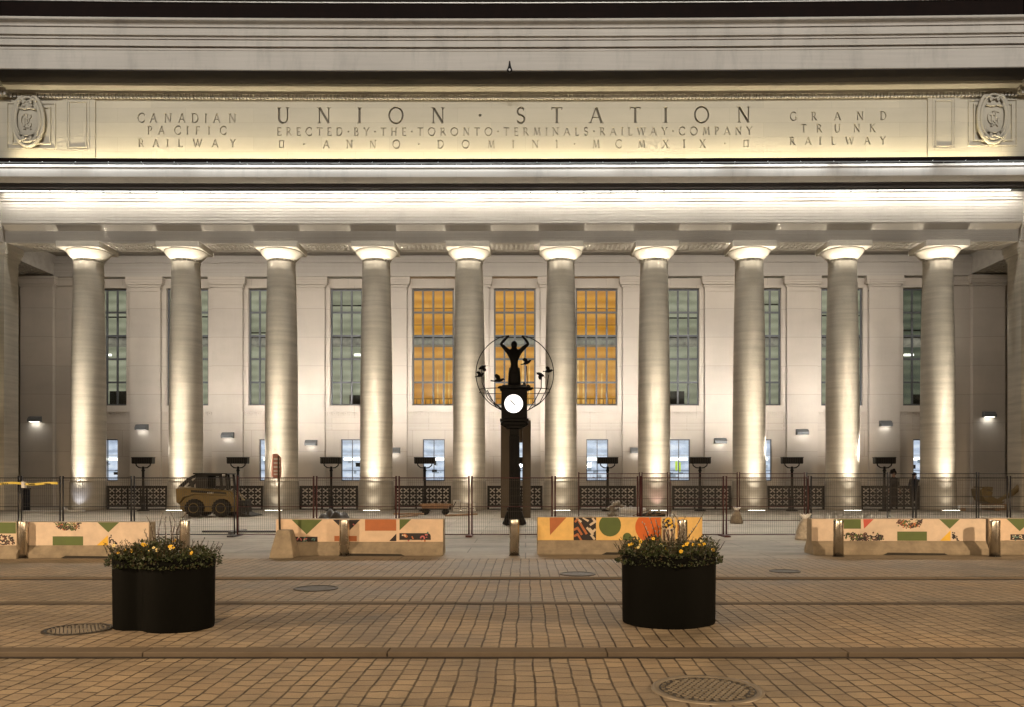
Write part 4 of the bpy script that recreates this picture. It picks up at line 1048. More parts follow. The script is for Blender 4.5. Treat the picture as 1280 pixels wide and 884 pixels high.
names = ['at the far left edge beside the brown pier', 'carrying the loose end of the yellow tape', 'in front of the first column from the left', 'in front of the skid steer loader', 'with the red sign post before it', 'above the tall cut-out barrier left of the clock',
         'in front of the low trolley with planks', 'crossing in front of the street clock', 'above the left half of the orange-dotted barrier', 'above the right half of the orange-dotted barrier', 'beside the standing grey sack right of the orange-dotted barrier', 'in front of the floodlight post near the two people', 'between the two people and the yellow machine', 'at the far right edge before the yellow machine']
for i in range(len(pa)-1):
    black = i < 4 or i >= 11
    fence_panel(pa[i], pa[i+1], YA, 597.5, 633.5, 669.5 + (2.5 if i >= 10 else 0), M['fence_black'] if black else M['fence_red'], ('black' if black else 'dark red') + ' wire fence ' + names[i], 'wire fence panels of the near run')
YB = gY(652.5)
pb_ = [722, 801, 836, 923, 1007, 1111, 1222, 1300]
names = ['just right of the second column beyond the clock', 'before the pink-lit column base', 'between the pink-lit base and the next column', 'behind the standing grey sack', 'behind the white and brown sack', 'directly in front of the two people', 'in front of the right end pier']
for i in range(len(pb_)-1):
    fence_panel(pb_[i], pb_[i+1], YB, 592.2, 623.5 if i < 4 else 621, 652, M['fence_black'] if i >= 4 else M['fence_red'], 'farther wire fence ' + names[i], 'wire fence panels of the farther run', foot=(i % 2 == 0))
# flat cross foot seen on the left
Yq = gY(665.5); xq = xf(297, Yq)
e = empty('cross_stand', (xq, Yq, gz(Yq)), 'flat dark steel cross foot with a short upright on the plaza', 'fence foot')
mb = MB(); mb.slabxz([(xq-.95, gz(Yq)), (xq+1.15, gz(Yq)), (xq+1.15, gz(Yq)+.05), (xq-.95, gz(Yq)+.05)], Yq-.09, Yq+.09); mb.box(xq-.05, xq+.05, Yq-.6, Yq+.6, gz(Yq), gz(Yq)+.049); mb.build('base', M['fence_black'], e)
MB().tube([(xq, Yq, gz(Yq)+.04), (xq, Yq, zf(594, Yq))], .035, 8).build('upright', M['fence_black'], e)
# caution tape
Yt = YA - .06
e = empty('barrier_tape', (xf(35,Yt), Yt, zf(605,Yt)), 'yellow caution tape strung along the fence at the far left', 'tape')
mb = MB(); n = 24; pts = [(xf(-20 + 92*i/n, Yt), Yt + .02*sin(i*.9), zf(604.6 + .9*sin(i*.5) + (.2*i/n), Yt)) for i in range(n+1)]
hw = .030
v = []; fs = []
for x, y, z in pts: v += [(x,y-.001,z-hw),(x,y-.001,z+hw),(x,y+.001,z-hw),(x,y+.001,z+hw)]
for i in range(n): a = 4*i; fs += [(a,a+4,a+5,a+1),(a+2,a+3,a+7,a+6),(a+1,a+5,a+7,a+3),(a,a+2,a+6,a+4)]
mb.add(v, fs); tp = mb.build('band', M['tape'], e)
mb = MB(); 
def tiny(word, xc, z0, h, y):
    wd = [GL[c][0]*h*.95 for c in word]; x = xc - sum(wd)/2
    for c, q in zip(word, wd): letter_prism(mb, c, x+q/2, z0, h, y-.003, y+.003, .95, 1.5); x += q
tiny('CAUTION', xf(7, Yt), zf(604.9,Yt)-.018, .034, Yt-.03); tiny('CAUTION', xf(40, Yt), zf(605.4,Yt)-.018, .034, Yt-.03); tiny('CAUTION', xf(60, Yt), zf(605,Yt)-.018, .034, Yt-.03)
mb.build('lettering', M['iron'], e)
MB().box(xf(28,Yt), xf(32,Yt), Yt-.05, Yt+.05, zf(610,Yt), zf(602,Yt)).build('clip', M['white'], e)

# ---- bollards
bl = [(28, 698), (231, 697), (430.5, 695), (643, 694.5), (853, 695), (1048, 696), (1243.5, 696)]
bn = ['against the leftmost painted barrier', 'behind the left black planter', 'in front of the long barrier with cut-out blocks', 'in line with the street clock', 'behind the flowers of the right planter', 'at the near end of the long beige barrier on the right', 'at the gap between the two right barriers']
def bollard():
    e = empty('bollard', (0, 0, 0), None, 'bollard', 'steel bollards along the kerb')
    mb = MB(); mb.lathe((0,0,0), [(.098,0),(.098,.70),(.094,.712),(.04,.716)], 28); mb.build('tube', M['steel'], e)
    mb = MB()
    MB().lathe((0,0,0), [(.112,-.02),(.112,.012),(.10,.016)], 28).build('collar', M['manhole'], e)
    return e
b0 = bollard()
for i, (px, py) in enumerate(bl):
    e = b0 if i == 0 else copy_tree(b0)
    Y = gY(py); e.location = (xf(px, Y), Y, gz(Y)); e['label'] = 'brushed steel bollard ' + bn[i]

# ---- painted concrete barriers
def pm(name, c): return plain(name, c, .6, 0, .1, 6, .3)
A = {'peach': pm('peach_paint', (.68,.52,.38)), 'orangey': pm('yellow_ochre_paint', (.76,.50,.17)), 'beige': pm('beige_paint', (.64,.52,.41)), 'green': pm('green_paint', (.09,.13,.035)),
     'red': pm('red_paint', (.50,.09,.06)), 'rust': pm('rust_paint', (.42,.14,.05)), 'yellow': pm('yellow_paint', (.75,.46,.05)), 'orange': pm('orange_paint', (.60,.13,.02)),
     'black': pm('black_paint', (.02,.015,.018)), 'cream': pm('cream_paint', (.6,.5,.38)), 'pink': pm('pink_paint', (.5,.14,.15)), 'teal': pm('teal_paint', (.10,.22,.20)), 'brown': pm('brown_paint', (.10,.04,.03))}
AK = list(A)
def barrier(pxa, pxb, ptop, pmid, pbot, base, label, shapes, yaw=0):
    Y = gY(pbot); xa, xb = xf(pxa, Y), xf(pxb, Y); z0 = gz(Y); zt_ = zf(ptop, Y+.15) ; zm = zf(pmid, Y+.12)
    e = empty('concrete_barrier', ((xa+xb)/2, Y+.3, z0), label, 'barrier', 'painted concrete barriers along the kerb')
    c = MB(); f0 = z0
    c.profile([(Y, f0), (Y, f0+.10), (Y+.13, zm-.0), (Y+.15, zt_), (Y+.40, zt_), (Y+.42, zm), (Y+.55, f0+.10), (Y+.55, f0)], xa, xb)
    c.build('body', M['concrete'], e, bevel=.012)
    # forklift slot, a dark recess under the body
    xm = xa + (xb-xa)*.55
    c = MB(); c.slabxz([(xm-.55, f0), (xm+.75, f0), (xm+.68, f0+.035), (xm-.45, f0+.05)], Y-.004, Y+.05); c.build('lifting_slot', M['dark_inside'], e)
    pn = MB(); yf = Y + .12
    def XZ(px, py): return (xf(px, Y+.12), zm + (zt_-zm)*(pmid-py)/(pmid-ptop))
    pn.box(xa+.01, xb-.01, Y+.118, Y+.16, zm+.002, zt_-.004, AK.index(base))
    for q, (col, pts) in enumerate(shapes):
        P2 = [XZ(*p) for p in pts]
        P2 = [(min(max(x, xa+.012), xb-.012), min(max(z, zm+.004), zt_-.006)) for x, z in P2]
        pn.slabxz(P2, Y+.116-.0006*q/ max(1,len(shapes)) - .0003*(q % 3), Y+.1185, AK.index(col))
    pn.build('painted_panel', [A[k] for k in AK], e)
    return e
def rect(c, x0, y0, x1, y1): return (c, [(x0,y1),(x1,y1),(x1,y0),(x0,y0)])
def disc(c, x, y, rx, ry=None, a0=0, a1=360, n=24): 
    ry = ry or rx; return (c, [(x+rx*cos(radians(a0+(a1-a0)*i/n)), y-ry*sin(radians(a0+(a1-a0)*i/n))) for i in range(n + (0 if a1-a0 >= 360 else 1))])
def seg(c, pts, w_):
    out = []
    for (x0,y0),(x1,y1) in zip(pts[:-1], pts[1:]):
        l = math.hypot(x1-x0, y1-y0) or 1; nx, ny = -(y1-y0)/l*w_/2, (x1-x0)/l*w_/2; ex, ey = (x1-x0)/l*w_*.3, (y1-y0)/l*w_*.3
        out.append((c, [(x0+nx-ex,y0+ny-ey),(x1+nx+ex,y1+ny+ey),(x1-nx+ex,y1-ny+ey),(x0-nx-ex,y0-ny-ey)]))
    return out
def squig(x0, y0, x1, y1, cols, n, w_, seed, inside=lambda x, y: True):
    r = random.Random(seed); out = []
    for k in range(n):
        for _ in range(30):
            x, y = r.uniform(x0, x1), r.uniform(y0, y1)
            if inside(x, y): break
        a = r.uniform(0, 6.28); L = r.uniform(1.5, 3.2)*w_*1.3; bend = r.choice((-1, 1))*r.uniform(.5, 1.3); pts = [(x, y)]
        for q in range(4):
            x += cos(a)*L/2.2; y += sin(a)*L/2.2; a += bend
            if not (x0 <= x <= x1 and y0 <= y <= y1 and inside(x, y)): break
            pts.append((x, y))
        if len(pts) > 1: out += seg(r.choice(cols), pts, w_)
        else: out.append(disc(r.choice(cols), x, y, w_*.7, n=8))
    return out
def halfring(cx, top, r, seed):
    ins = lambda x, y: r*.42 < math.hypot(x-cx, (y-top)*1.55) < r
    return squig(cx-r, top, cx+r, top+r/1.5, ['brown','rust','green','black'], 60, 1.3, seed, ins) + squig(cx-r*.5, top, cx+r*.5, top+r*.3, ['black','green','cream'], 14, 1.4, seed+1)
blob_ins = lambda x, y: True
beige_art = lambda o: ([rect('green', 1042+o, 649, 1076+o, 661), ('red', [(1079+o,649),(1092+o,649),(1080+o,661)])]
    + squig(1056+o, 666, 1104+o, 675.5, ['black','green','black','brown'], 70, 1.5, 3, lambda x, y: (x-o-1040)/68 < .55 or (676-y) < 11*math.sqrt(max(0, 1-((x-o-1075)/34)**2)))
    + halfring(1138+o, 649, 17, 11) + [rect('green', 1121.5+o, 664.5, 1158.5+o, 676), ('green', [(1174+o,649),(1199.5+o,649),(1187+o,661)]), ('yellow', [(1175+o,676),(1188+o,676),(1188+o,663)])]
    + squig(1189+o, 664, 1199+o, 676, ['black'], 12, 1.3, 5, lambda x, y: (y-663) > (x-o-1188)*1.1))
barrier(1017, 1237, 648.5, 676.5, 694, 'beige', 'long beige painted barrier with two green blocks and a patterned strip, right of the planters', beige_art(0))
barrier(1240, 1460, 648, 676, 694, 'peach', 'peach painted barrier with one green triangle cut off at the right edge', [('green', [(1258,648),(1292,648),(1274.5,664)]), rect('black', 1263, 668, 1282, 675), ] + squig(1264, 669, 1281, 674, ['teal','cream'], 8, 1.2, 8))
barrier(23.5, 183, 652.5, 682, 698, 'beige', 'beige painted barrier with a green block and patterned half ring on the left', [('red', [(24,652.5),(38,652.5),(34,657),(27,657)])] + halfring(85, 652.5, 17, 21)
        + [rect('green', 66, 670.5, 104, 682), ('green', [(122,652.5),(149,652.5),(135.5,665.5)]), ('yellow', [(121,682),(135,682),(135,669)])] + squig(136, 670, 148, 681, ['black'], 12, 1.3, 6, lambda x, y: (y-668) > (x-136)))
barrier(-190, 20.5, 652.5, 682, 699, 'beige', 'barrier with a green block and white scroll pattern cut off at the far left edge', [rect('green', -30, 653, 20, 667)] + [rect('cream', -20, 668, 20.2, 682)] + squig(-18, 669, 19, 681, ['black','brown'], 36, 1.6, 9))
ms = [('green', [(364.5,649.5),(403,649.5),(383.5,668)]), rect('black', 369, 671, 397, 678)] + squig(370, 672, 396, 677, ['cream','teal','pink'], 12, 1.5, 13)
ms += [('black', [(416,649.5),(450.5,649.5),(437,663),(430,663)])] + squig(424, 651, 444, 657, ['pink','teal'], 8, 1.4, 14)
ms += [rect('rust', 418, 670, 446, 676.5), rect('rust', 456.3, 648.8, 495.3, 663.5), ('green', [(499.5,648.6),(514,648.6),(499.5,663)]), ('black', [(486.5,676.5),(495.5,667),(495.5,676.5)])]
ms += [rect('black', 499.3, 666.5, 535, 675), disc('black', 535, 670.8, 3.5, 4.2, -90, 90, 8), rect('black', 499.3, 672, 538.5, 675)] + squig(501, 667.5, 536, 674, ['pink','teal','rust','cream'], 12, 1.7, 15)
barrier(342, 553.5, 648.8, 677.5, 695, 'peach', 'long peach barrier with green triangles, rust block and black cut-out strips left of the clock', ms)
sq = [rect('black', 717, 646.5, 745, 675.5)]
for s_, c_ in ((((721,647),(726,652),(734,660),(741,668)), 'cream'), (((729,647),(735,651),(741,648),(744,652),(738,656)), 'cream'), (((744,657),(737,661),(741,665),(744,662)), 'cream'), (((719,655),(724,652),(728,659),(733,667),(737,674)), 'rust'), (((718,662),(722,660),(727,668),(731,675)), 'rust'), (((718,670),(722,668),(726,675)), 'rust'), (((735,672),(739,669),(743,674)), 'cream'), (((722,649),(719,652)), 'rust')):
    sq += seg(c_, s_, 2.8)
sq2 = [rect('cream', 827.5, 647, 844, 676)] + squig(828, 647, 844, 660, ['black','black','yellow'], 20, 2.4, 31) + [rect('brown', 829, 662, 831, 676), rect('brown', 834, 662, 836, 676), rect('brown', 839, 662, 841, 676)]
barrier(671.5, 880, 646.5, 675.5, 693.5, 'orangey', 'yellow ochre barrier with a green disc and big orange half disc right of the clock',
    [('rust', [(687,646.5),(708,646.5),(687.5,669)])] + sq + [disc('green', 762.5, 656.5, 13.8, 14.2)] + [disc('green', 784, 672.5, 5.8, 6.5)] + [disc('orange', 826, 659, 32, 24, 90, 270, 24)] + sq2)
# concrete foot block with a sign post, in front of the peach barrier's left end
Yb = gY(698); xb_ = xf(350, Yb); z0 = gz(Yb)
e = empty('sign_post', (xb_, Yb+.1, z0), 'narrow faded red sign on a leaning pole in a tapered concrete foot', 'sign')
mb = MB(); v = []
for z, a, b, yy in ((z0, 336, 366, .0), (z0+.12, 337.5, 365.5, .02), (z0+.50, 342, 359.5, .16), (z0+.53, 343, 358.5, .18)):
    v += [(xf(a,Yb), Yb+yy, z), (xf(b,Yb), Yb+yy, z), (xf(b,Yb), Yb+.5-yy*.5, z), (xf(a,Yb), Yb+.5-yy*.5, z)]
fs = [(3,2,1,0), (12,13,14,15)]
for i in range(3):
    for k in range(4): fs.append((4*i+k, 4*i+(k+1)%4, 4*i+4+(k+1)%4, 4*i+4+k))
mb.add(v, fs); mb.build('concrete_foot', M['concrete'], e, bevel=.01)
yp = Yb + .28
MB().tube([(xf(350,yp), yp, z0+.4), (xf(347.5,yp), yp, zf(570,yp))], .022, 8).build('pole', M['pylon'], e)
mb = MB(); th = radians(86)
def SP(u, zpx): return (xf(347.2,yp)+u*cos(th), yp-.03+u*sin(th), zf(zpx,yp))
o_ = [(-.26,596.5),(.20,597.5),(.22,586),(.20,572),(.02,567.2),(-.22,568)]
v = [SP(u,z) for u,z in o_]; v2 = [(x-.02,y+.006,z) for x,y,z in v]; n = len(v)
mb.add(v+v2, [tuple(range(n)), tuple(range(2*n-1,n-1,-1))] + [((i+1)%n,i,n+i,n+(i+1)%n) for i in range(n)])
sg = mb.build('sign_plate', M['sign'], e)
mb = MB()
for zz in (573, 578, 583, 588, 592): 
    v = [SP(-.18,zz), SP(.14,zz), SP(.14,zz+2), SP(-.18,zz+2)]; v = [(x-.0,y-.004,z) for x,y,z in v]; mb.add(v, [(0,1,2,3)])
mb.build('faded_lines', M['white'], sg)

# ---- planters with flowers
leafm = []
for nm, c in (('dark_leaf', (.020,.032,.009)), ('mid_leaf', (.038,.054,.014)), ('brown_leaf', (.045,.033,.015))):
    m = plain(nm, c, .5, 0, .3, 30, .1); leafm.append(m)
M['petal'] = plain('yellow_petal', (.80,.50,.03), .6, 0, .15, 30); M['petal2'] = plain('pale_petal', (.78,.66,.3), .6, 0, .15, 30); M['eye'] = plain('flower_eye', (.12,.04,.01), .8)
M['twig'] = plain('brown_twig', (.05,.03,.02), .8); M['catkin'] = plain('pale_catkin', (.32,.30,.26), .9)
def planter(lobes, rimz, label, twigs, seed, base):
    r = random.Random(seed); Yp, xp = base
    z0 = .04
    e = empty('planter', (xp, Yp, z0), label, 'planter', 'black planters on the road')
    # outline of the pot: union of round lobes, sampled as a support curve with a waist
    def radius(a):
        best = 0
        for (cx, cy, rr) in lobes:
            dx, dy = cos(a), sin(a); b = dx*cx+dy*cy; c = cx*cx+cy*cy-rr*rr; D = b*b-c
            if D >= 0: best = max(best, b+math.sqrt(D))
        return best
    n = 96; out = [radius(2*pi*k/n) for k in range(n)]
    for _ in range(2): out = [(out[k-1]+2*out[k]+out[(k+1)%n])/4 for k in range(n)]
    pot = MB(); lay = [(.975,0),(.985,.02),(1.0,rimz-z0-.02),(1.0,rimz-z0),(.95,rimz-z0),(.94,rimz-z0-.08)]
    for s, z in lay:
        for k in range(n): a = 2*pi*k/n; pot.v.append((xp+out[k]*s*cos(a), Yp+out[k]*s*sin(a), z0+z))
    for i in range(len(lay)-1):
        for k in range(n): pot.f.append((i*n+k, i*n+(k+1)%n, (i+1)*n+(k+1)%n, (i+1)*n+k)); pot.m.append(0); pot.sm.append(True)
    pot.build('pot', M['planter'], e)
    so = MB(); so.add([(xp+out[k]*.945*cos(2*pi*k/n), Yp+out[k]*.945*sin(2*pi*k/n), rimz-.06) for k in range(n)], [tuple(range(n))]); so.build('soil', M['soil'], e)
    fo = MB()
    for k in range(5200):
        a = r.uniform(0, 2*pi); q = math.sqrt(r.random()); R = radius(a)
        u = q*(R+.07); x, y = xp+u*cos(a), Yp+u*sin(a)
        hmax = .13 + .06*sin(x*9+seed) + .05*sin(x*23) ; z = rimz - (.10 if q > .93 else 0.02) + r.random()**1.3*hmax*(1.15-.55*q*q)
        L = r.uniform(.012, .035); wv = L*r.uniform(.25,.45); ph = r.uniform(0, 2*pi); el = r.uniform(-.3, 1.3)
        d = Vector((cos(ph)*cos(el), sin(ph)*cos(el), sin(el))); s = d.cross(Vector((r.uniform(-1,1), r.uniform(-1,1), r.uniform(.2,1)))).normalized()*wv
        c = Vector((x, y, z)); nn = d.cross(s).normalized()*L*.18
        fo.add([c-d*L*.2, c+s+d*L*.35+nn, c+d*L, c-s+d*L*.35+nn], [(0,1,2,3)], r.choices((0,1,2), (5,4,2))[0])
    for k in range(150):         # sprigs that stick out of the outline
        a = r.uniform(0, 2*pi); q = math.sqrt(r.random()); R = radius(a); u = q*(R+.05); x, y = xp+u*cos(a), Yp+u*sin(a)
        z = rimz+.03; dx, dy = cos(a)*.5*q+r.uniform(-.3,.3), sin(a)*.5*q+r.uniform(-.3,.3); H = r.uniform(.07,.18)*(1.05-.4*q)
        p1 = Vector((x+dx*H, y+dy*H, z+H)); fo.tube([(x,y,z),tuple(p1)], [.003,.002], 4, 2, cap=False)
        for t in range(9):
            c = Vector((x,y,z)).lerp(p1, .25+.75*t/8); L = r.uniform(.012,.026); ph = r.uniform(0,6.28); el = r.uniform(-.2,.9)
            d = Vector((cos(ph)*cos(el), sin(ph)*cos(el), sin(el))); s = d.cross(Vector((0,0,1))).normalized()*L*.35
            fo.add([c, c+s+d*L*.5, c+d*L, c-s+d*L*.5], [(0,1,2,3)], r.choices((0,1,2), (4,5,2))[0])
    fo.build('foliage', leafm, e)
    pale = 0
    for k in range(22):
        a = r.uniform(pi*1.02, pi*1.98) if r.random() < .8 else r.uniform(0, 2*pi); q = r.uniform(.45, 1.03); u = q*radius(a)
        x, y = xp+u*cos(a), Yp+u*sin(a); z = rimz + .02 + r.uniform(.0,.15)*(1.25-.7*q) + .02
        fl = MB(); s = r.uniform(.013,.020); up = Vector((r.uniform(-.5,.5), -1, r.uniform(.2,1.0))).normalized(); t1 = up.cross(Vector((0,0,1))).normalized(); t2 = t1.cross(up); c = Vector((x,y,z)); mi = 1 if r.random() < .25 else 0
        for p in range(5):
            an = 2*pi*p/5+.3; dd = t1*cos(an)+t2*sin(an); sd = t1*(-sin(an))+t2*cos(an)
            fl.add([c, c+dd*s*.6-sd*s*.5+up*.004, c+dd*s*1.15-sd*s*.25+up*.006, c+dd*s*1.15+sd*s*.25+up*.002, c+dd*s*.6+sd*s*.5+up*.004], [(0,1,2,3,4)], mi)
        fl.blob(tuple(c+up*.006), s*.22, 2, 6, 4)
        fl.build('flower', [M['petal'], M['petal2'], M['eye']], e)
    for tw in twigs:
        pts = [Vector(p) for p in tw]; t_ = MB(); L = len(pts)
        t_.tube(pts, [.006 - .004*i/(L-1) for i in range(L)], 5)
        for i in range(len(pts)-1):
            for q in range(4):
                c = pts[i].lerp(pts[i+1], q/4+r.uniform(0,.2)); dd = Vector((r.choice((-1,1))*.012, r.uniform(-.01,.01), .016))
                t_.blob(tuple(c+dd*.7), (.006,.006,.012), 1, 6, 4)
        t_.build('twig', [M['twig'], M['catkin']], e)
def twg(pxs, Y): return [P(x, y, Y+.06*math.sin(i*1.3+x)) for i, (x, y) in enumerate(pxs)]
Yl = gY(797) + .50; 
tl = [twg(t, Yl) for t in (((193,684),(191,668),(188,655),(183,645)), ((200,684),(198,666),(201,650),(204,640)), ((206,684),(207,668),(206,655),(207,646)), ((218,684),(216,668),(219,652),(213,640)), ((222,684),(221,664),(226,650),(234,640)), ((215,684),(214,660),(212,645)), ((186,684),(184,672),(180,662)))]
planter([(-.26, .10, .26), (.18, .05, .36), (-.02, .08, .27)], zf(700, Yl-.35), 'black two-lobed planter with yellow flowers and tall budding twigs', tl, 5, (Yl, xf(199.5, Yl)))
Yr = gY(787) + .46
tr = [twg(t, Yr) for t in (((842,676),(843,660),(840,650),(845,640)), ((848,676),(850,660),(846,648),(840,640)), ((820,676),(817,660),(813,648)), ((824,676),(823,662),(820,649)), ((857,676),(866,664),(873,653),(880,640)), ((836,676),(832,664),(829,652)), ((851,676),(856,664),(853,654),(857,645)), ((812,676),(808,664),(803,652)))]
planter([(-.03, .0, .48), (.06, .03, .45)], zf(694, Yr-.3), 'round black planter with yellow flowers in front of the ochre barrier', tr, 9, (Yr, xf(836, Yr)))

# ---- skid steer loader
YL = gY(646.5); zl = gz(YL)
def L2(px, py): return (xf(px, YL), zf(py, YL))
e = empty('skid_steer_loader', (xf(262,YL), YL+.6, zl), 'worn yellow skid steer loader with a black cab parked before the second column', 'loader')
W_ = 1.25
b = MB(); b.slabxz([L2(*p) for p in ((218,609.5),(222,609),(283,613.5),(287,615),(298,630),(300,640),(226,640.5),(221.5,636),(221,631),(218,629))], YL+.22, YL+W_-.22)
b.build('body', M['yellow'], e, bevel=.03)
b = MB(); b.slabxz([L2(*p) for p in ((218.5,610.5),(284,614.5),(296,631),(292,632),(283,619.5),(240,618),(228,622),(222,630),(219,628))], YL+.06, YL+.215); b.slabxz([L2(*p) for p in ((218.5,610.5),(284,614.5),(296,631),(292,632),(283,619.5),(240,618),(228,622),(222,630),(219,628))], YL+W_-.215, YL+W_-.06)
arm = b.build('lift_arm', M['yellow'], e, bevel=.02)
b = MB(); b.slabxz([L2(*p) for p in ((238,612.6),(282,615.6),(282,617.6),(238,615.6))], YL+.05, YL+.062); b.build('stripe', M['iron'], arm)
mb = MB(); wd = [GL[c][0]*.075 for c in 'DEERE']; x = L2(258,616)[0]
for c, q in zip('DEERE', wd): letter_prism(mb, c, x+q/2, zf(617,YL), .045, YL+.040, YL+.051, .95, 1.5); x += q*1.1
mb.build('lettering', M['white'], arm)
cab = MB()
for y in (YL+.2, YL+W_-.26):
    cab.slabxz([L2(*p) for p in ((219,608.5),(232,597.5),(241,592.5),(244.5,592.5),(244.5,609.8),(219,608.8))] if False else [L2(*p) for p in ((219.5,608.6),(232,597.3),(243,592.3),(245,594),(236,599.5),(226,608.8))], y, y+.06)
    cab.slabxz([L2(*p) for p in ((242,592.4),(257,592.4),(257,610.8),(242,610.2))], y, y+.05)
    cab.slabxz([L2(*p) for p in ((271,592.6),(274.5,592.6),(276.5,612.6),(273.5,612.5))], y, y+.06)
    cab.slabxz([L2(*p) for p in ((278.5,592.6),(281,592.6),(283.5,613),(280.5,612.8))], y, y+.06)
    cab.slabxz([L2(*p) for p in ((257,592.4),(272,592.5),(272,594.8),(257,594.8))], y, y+.05)
    cab.slabxz([L2(*p) for p in ((231,600),(235,599),(239,603),(239.5,609.6),(236,609.4))], y+.01, y+.05)
cab.slabxz([L2(*p) for p in ((239,591.2),(281.5,591.6),(283,593),(239,592.9))], YL+.16, YL+W_-.16)
cb = cab.build('cab', M['iron'], e)
mesh_ = MB()
for k in range(12): z = zf(595+k*1.45, YL); mesh_.box(L2(257,0)[0], L2(272,0)[0], YL+W_-.25, YL+W_-.245, z-.008, z+.008)
for k in range(12): x = L2(257.5+k*1.25,0)[0]; mesh_.box(x-.006, x+.006, YL+W_-.25, YL+W_-.245, zf(611.5,YL), zf(595,YL))
mesh_.build('window_guard', M['iron'], cb)
MB().box(L2(246,0)[0], L2(256,0)[0], YL+.5, YL+.8, zf(611,YL), zf(597,YL)).build('seat', M['rubber'], cb, bevel=.03)
for px, yy in ((241.5, YL), (275.5, YL), (241.5, YL+W_-.24), (275.5, YL+W_-.24)):
    xc, r_ = xf(px, YL), 11.2*YL/F; zc_ = zl + r_
    t = MB()
    def wheel(mb, prof, mi=0, n=36):
        b0 = len(mb.v)
        for rr, dy in prof:
            for k in range(n): a = 2*pi*k/n; mb.v.append((xc+rr*cos(a), yy+dy, zc_+rr*sin(a)))
        for i in range(len(prof)-1):
            for k in range(n): mb.f.append((b0+i*n+k, b0+i*n+(k+1)%n, b0+(i+1)*n+(k+1)%n, b0+(i+1)*n+k)); mb.m.append(mi); mb.sm.append(True)
        mb.f.append(tuple(b0+k for k in range(n))); mb.m.append(mi); mb.sm.append(False)
        mb.f.append(tuple(b0+(len(prof)-1)*n+k for k in range(n-1,-1,-1))); mb.m.append(mi); mb.sm.append(False)
    wheel(t, [(r_*.55,.02),(r_*.7,0),(r_*.92,.01),(r_*.98,.05),(r_*.98,.19),(r_*.92,.23),(r_*.55,.22)])
    for k in range(18): a = 2*pi*k/18; t.cbox((xc+cos(a)*r_*.95, yy+.12, zc_+sin(a)*r_*.95), (.05,.2,.05))
    tyre = t.build('wheel', M['rubber'], e)
    rm = MB(); wheel(rm, [(r_*.12,.03),(r_*.42,.045),(r_*.5,.012),(r_*.56,.008),(r_*.57,.03)]); rm.build('rim', M['yellow'], tyre)
b = MB(); b.slabxz([L2(*p) for p in ((284,616),(287,615.5),(298,632),(297,640),(292,640),(292,633))], YL+.25, YL+.4); b.slabxz([L2(*p) for p in ((284,616),(287,615.5),(298,632),(297,640),(292,640),(292,633))], YL+W_-.4, YL+W_-.25)
b.build('front_link', M['iron'], e)
b = MB(); b.slabxz([L2(*p) for p in ((296,626),(300,626),(301,641),(308,643.5),(314,644.5),(314,645.5),(297,645.5))], YL, YL+W_); b.box(L2(303,0)[0], L2(305,0)[0], YL+.1, YL+.16, zf(644,YL), zf(628,YL)); b.box(L2(308,0)[0], L2(309.5,0)[0], YL+.1, YL+.16, zf(644,YL), zf(631,YL))
b.build('bucket', M['iron'], e)

hz = MB()
for k in range(3): hz.tube([(xf(284,YL), YL+.3+k*.06, zf(617-k,YL)), (xf(290,YL), YL+.26+k*.06, zf(616-k*2,YL)), (xf(296,YL), YL+.28+k*.06, zf(624-k,YL)), (xf(298,YL), YL+.3+k*.06, zf(632,YL))], .014, 6)
hz.build('hydraulic_hose', M['rubber'], e)
MB().box(xf(276,YL), xf(279,YL), YL+.14, YL+.22, zf(594.6,YL), zf(592.8,YL)).build('headlight', M['white'], e)
MB().tube([(xf(222,YL), YL+.5, zf(610,YL)), (xf(222,YL), YL+.5, zf(603,YL))], .035, 8).build('exhaust', M['iron'], e)
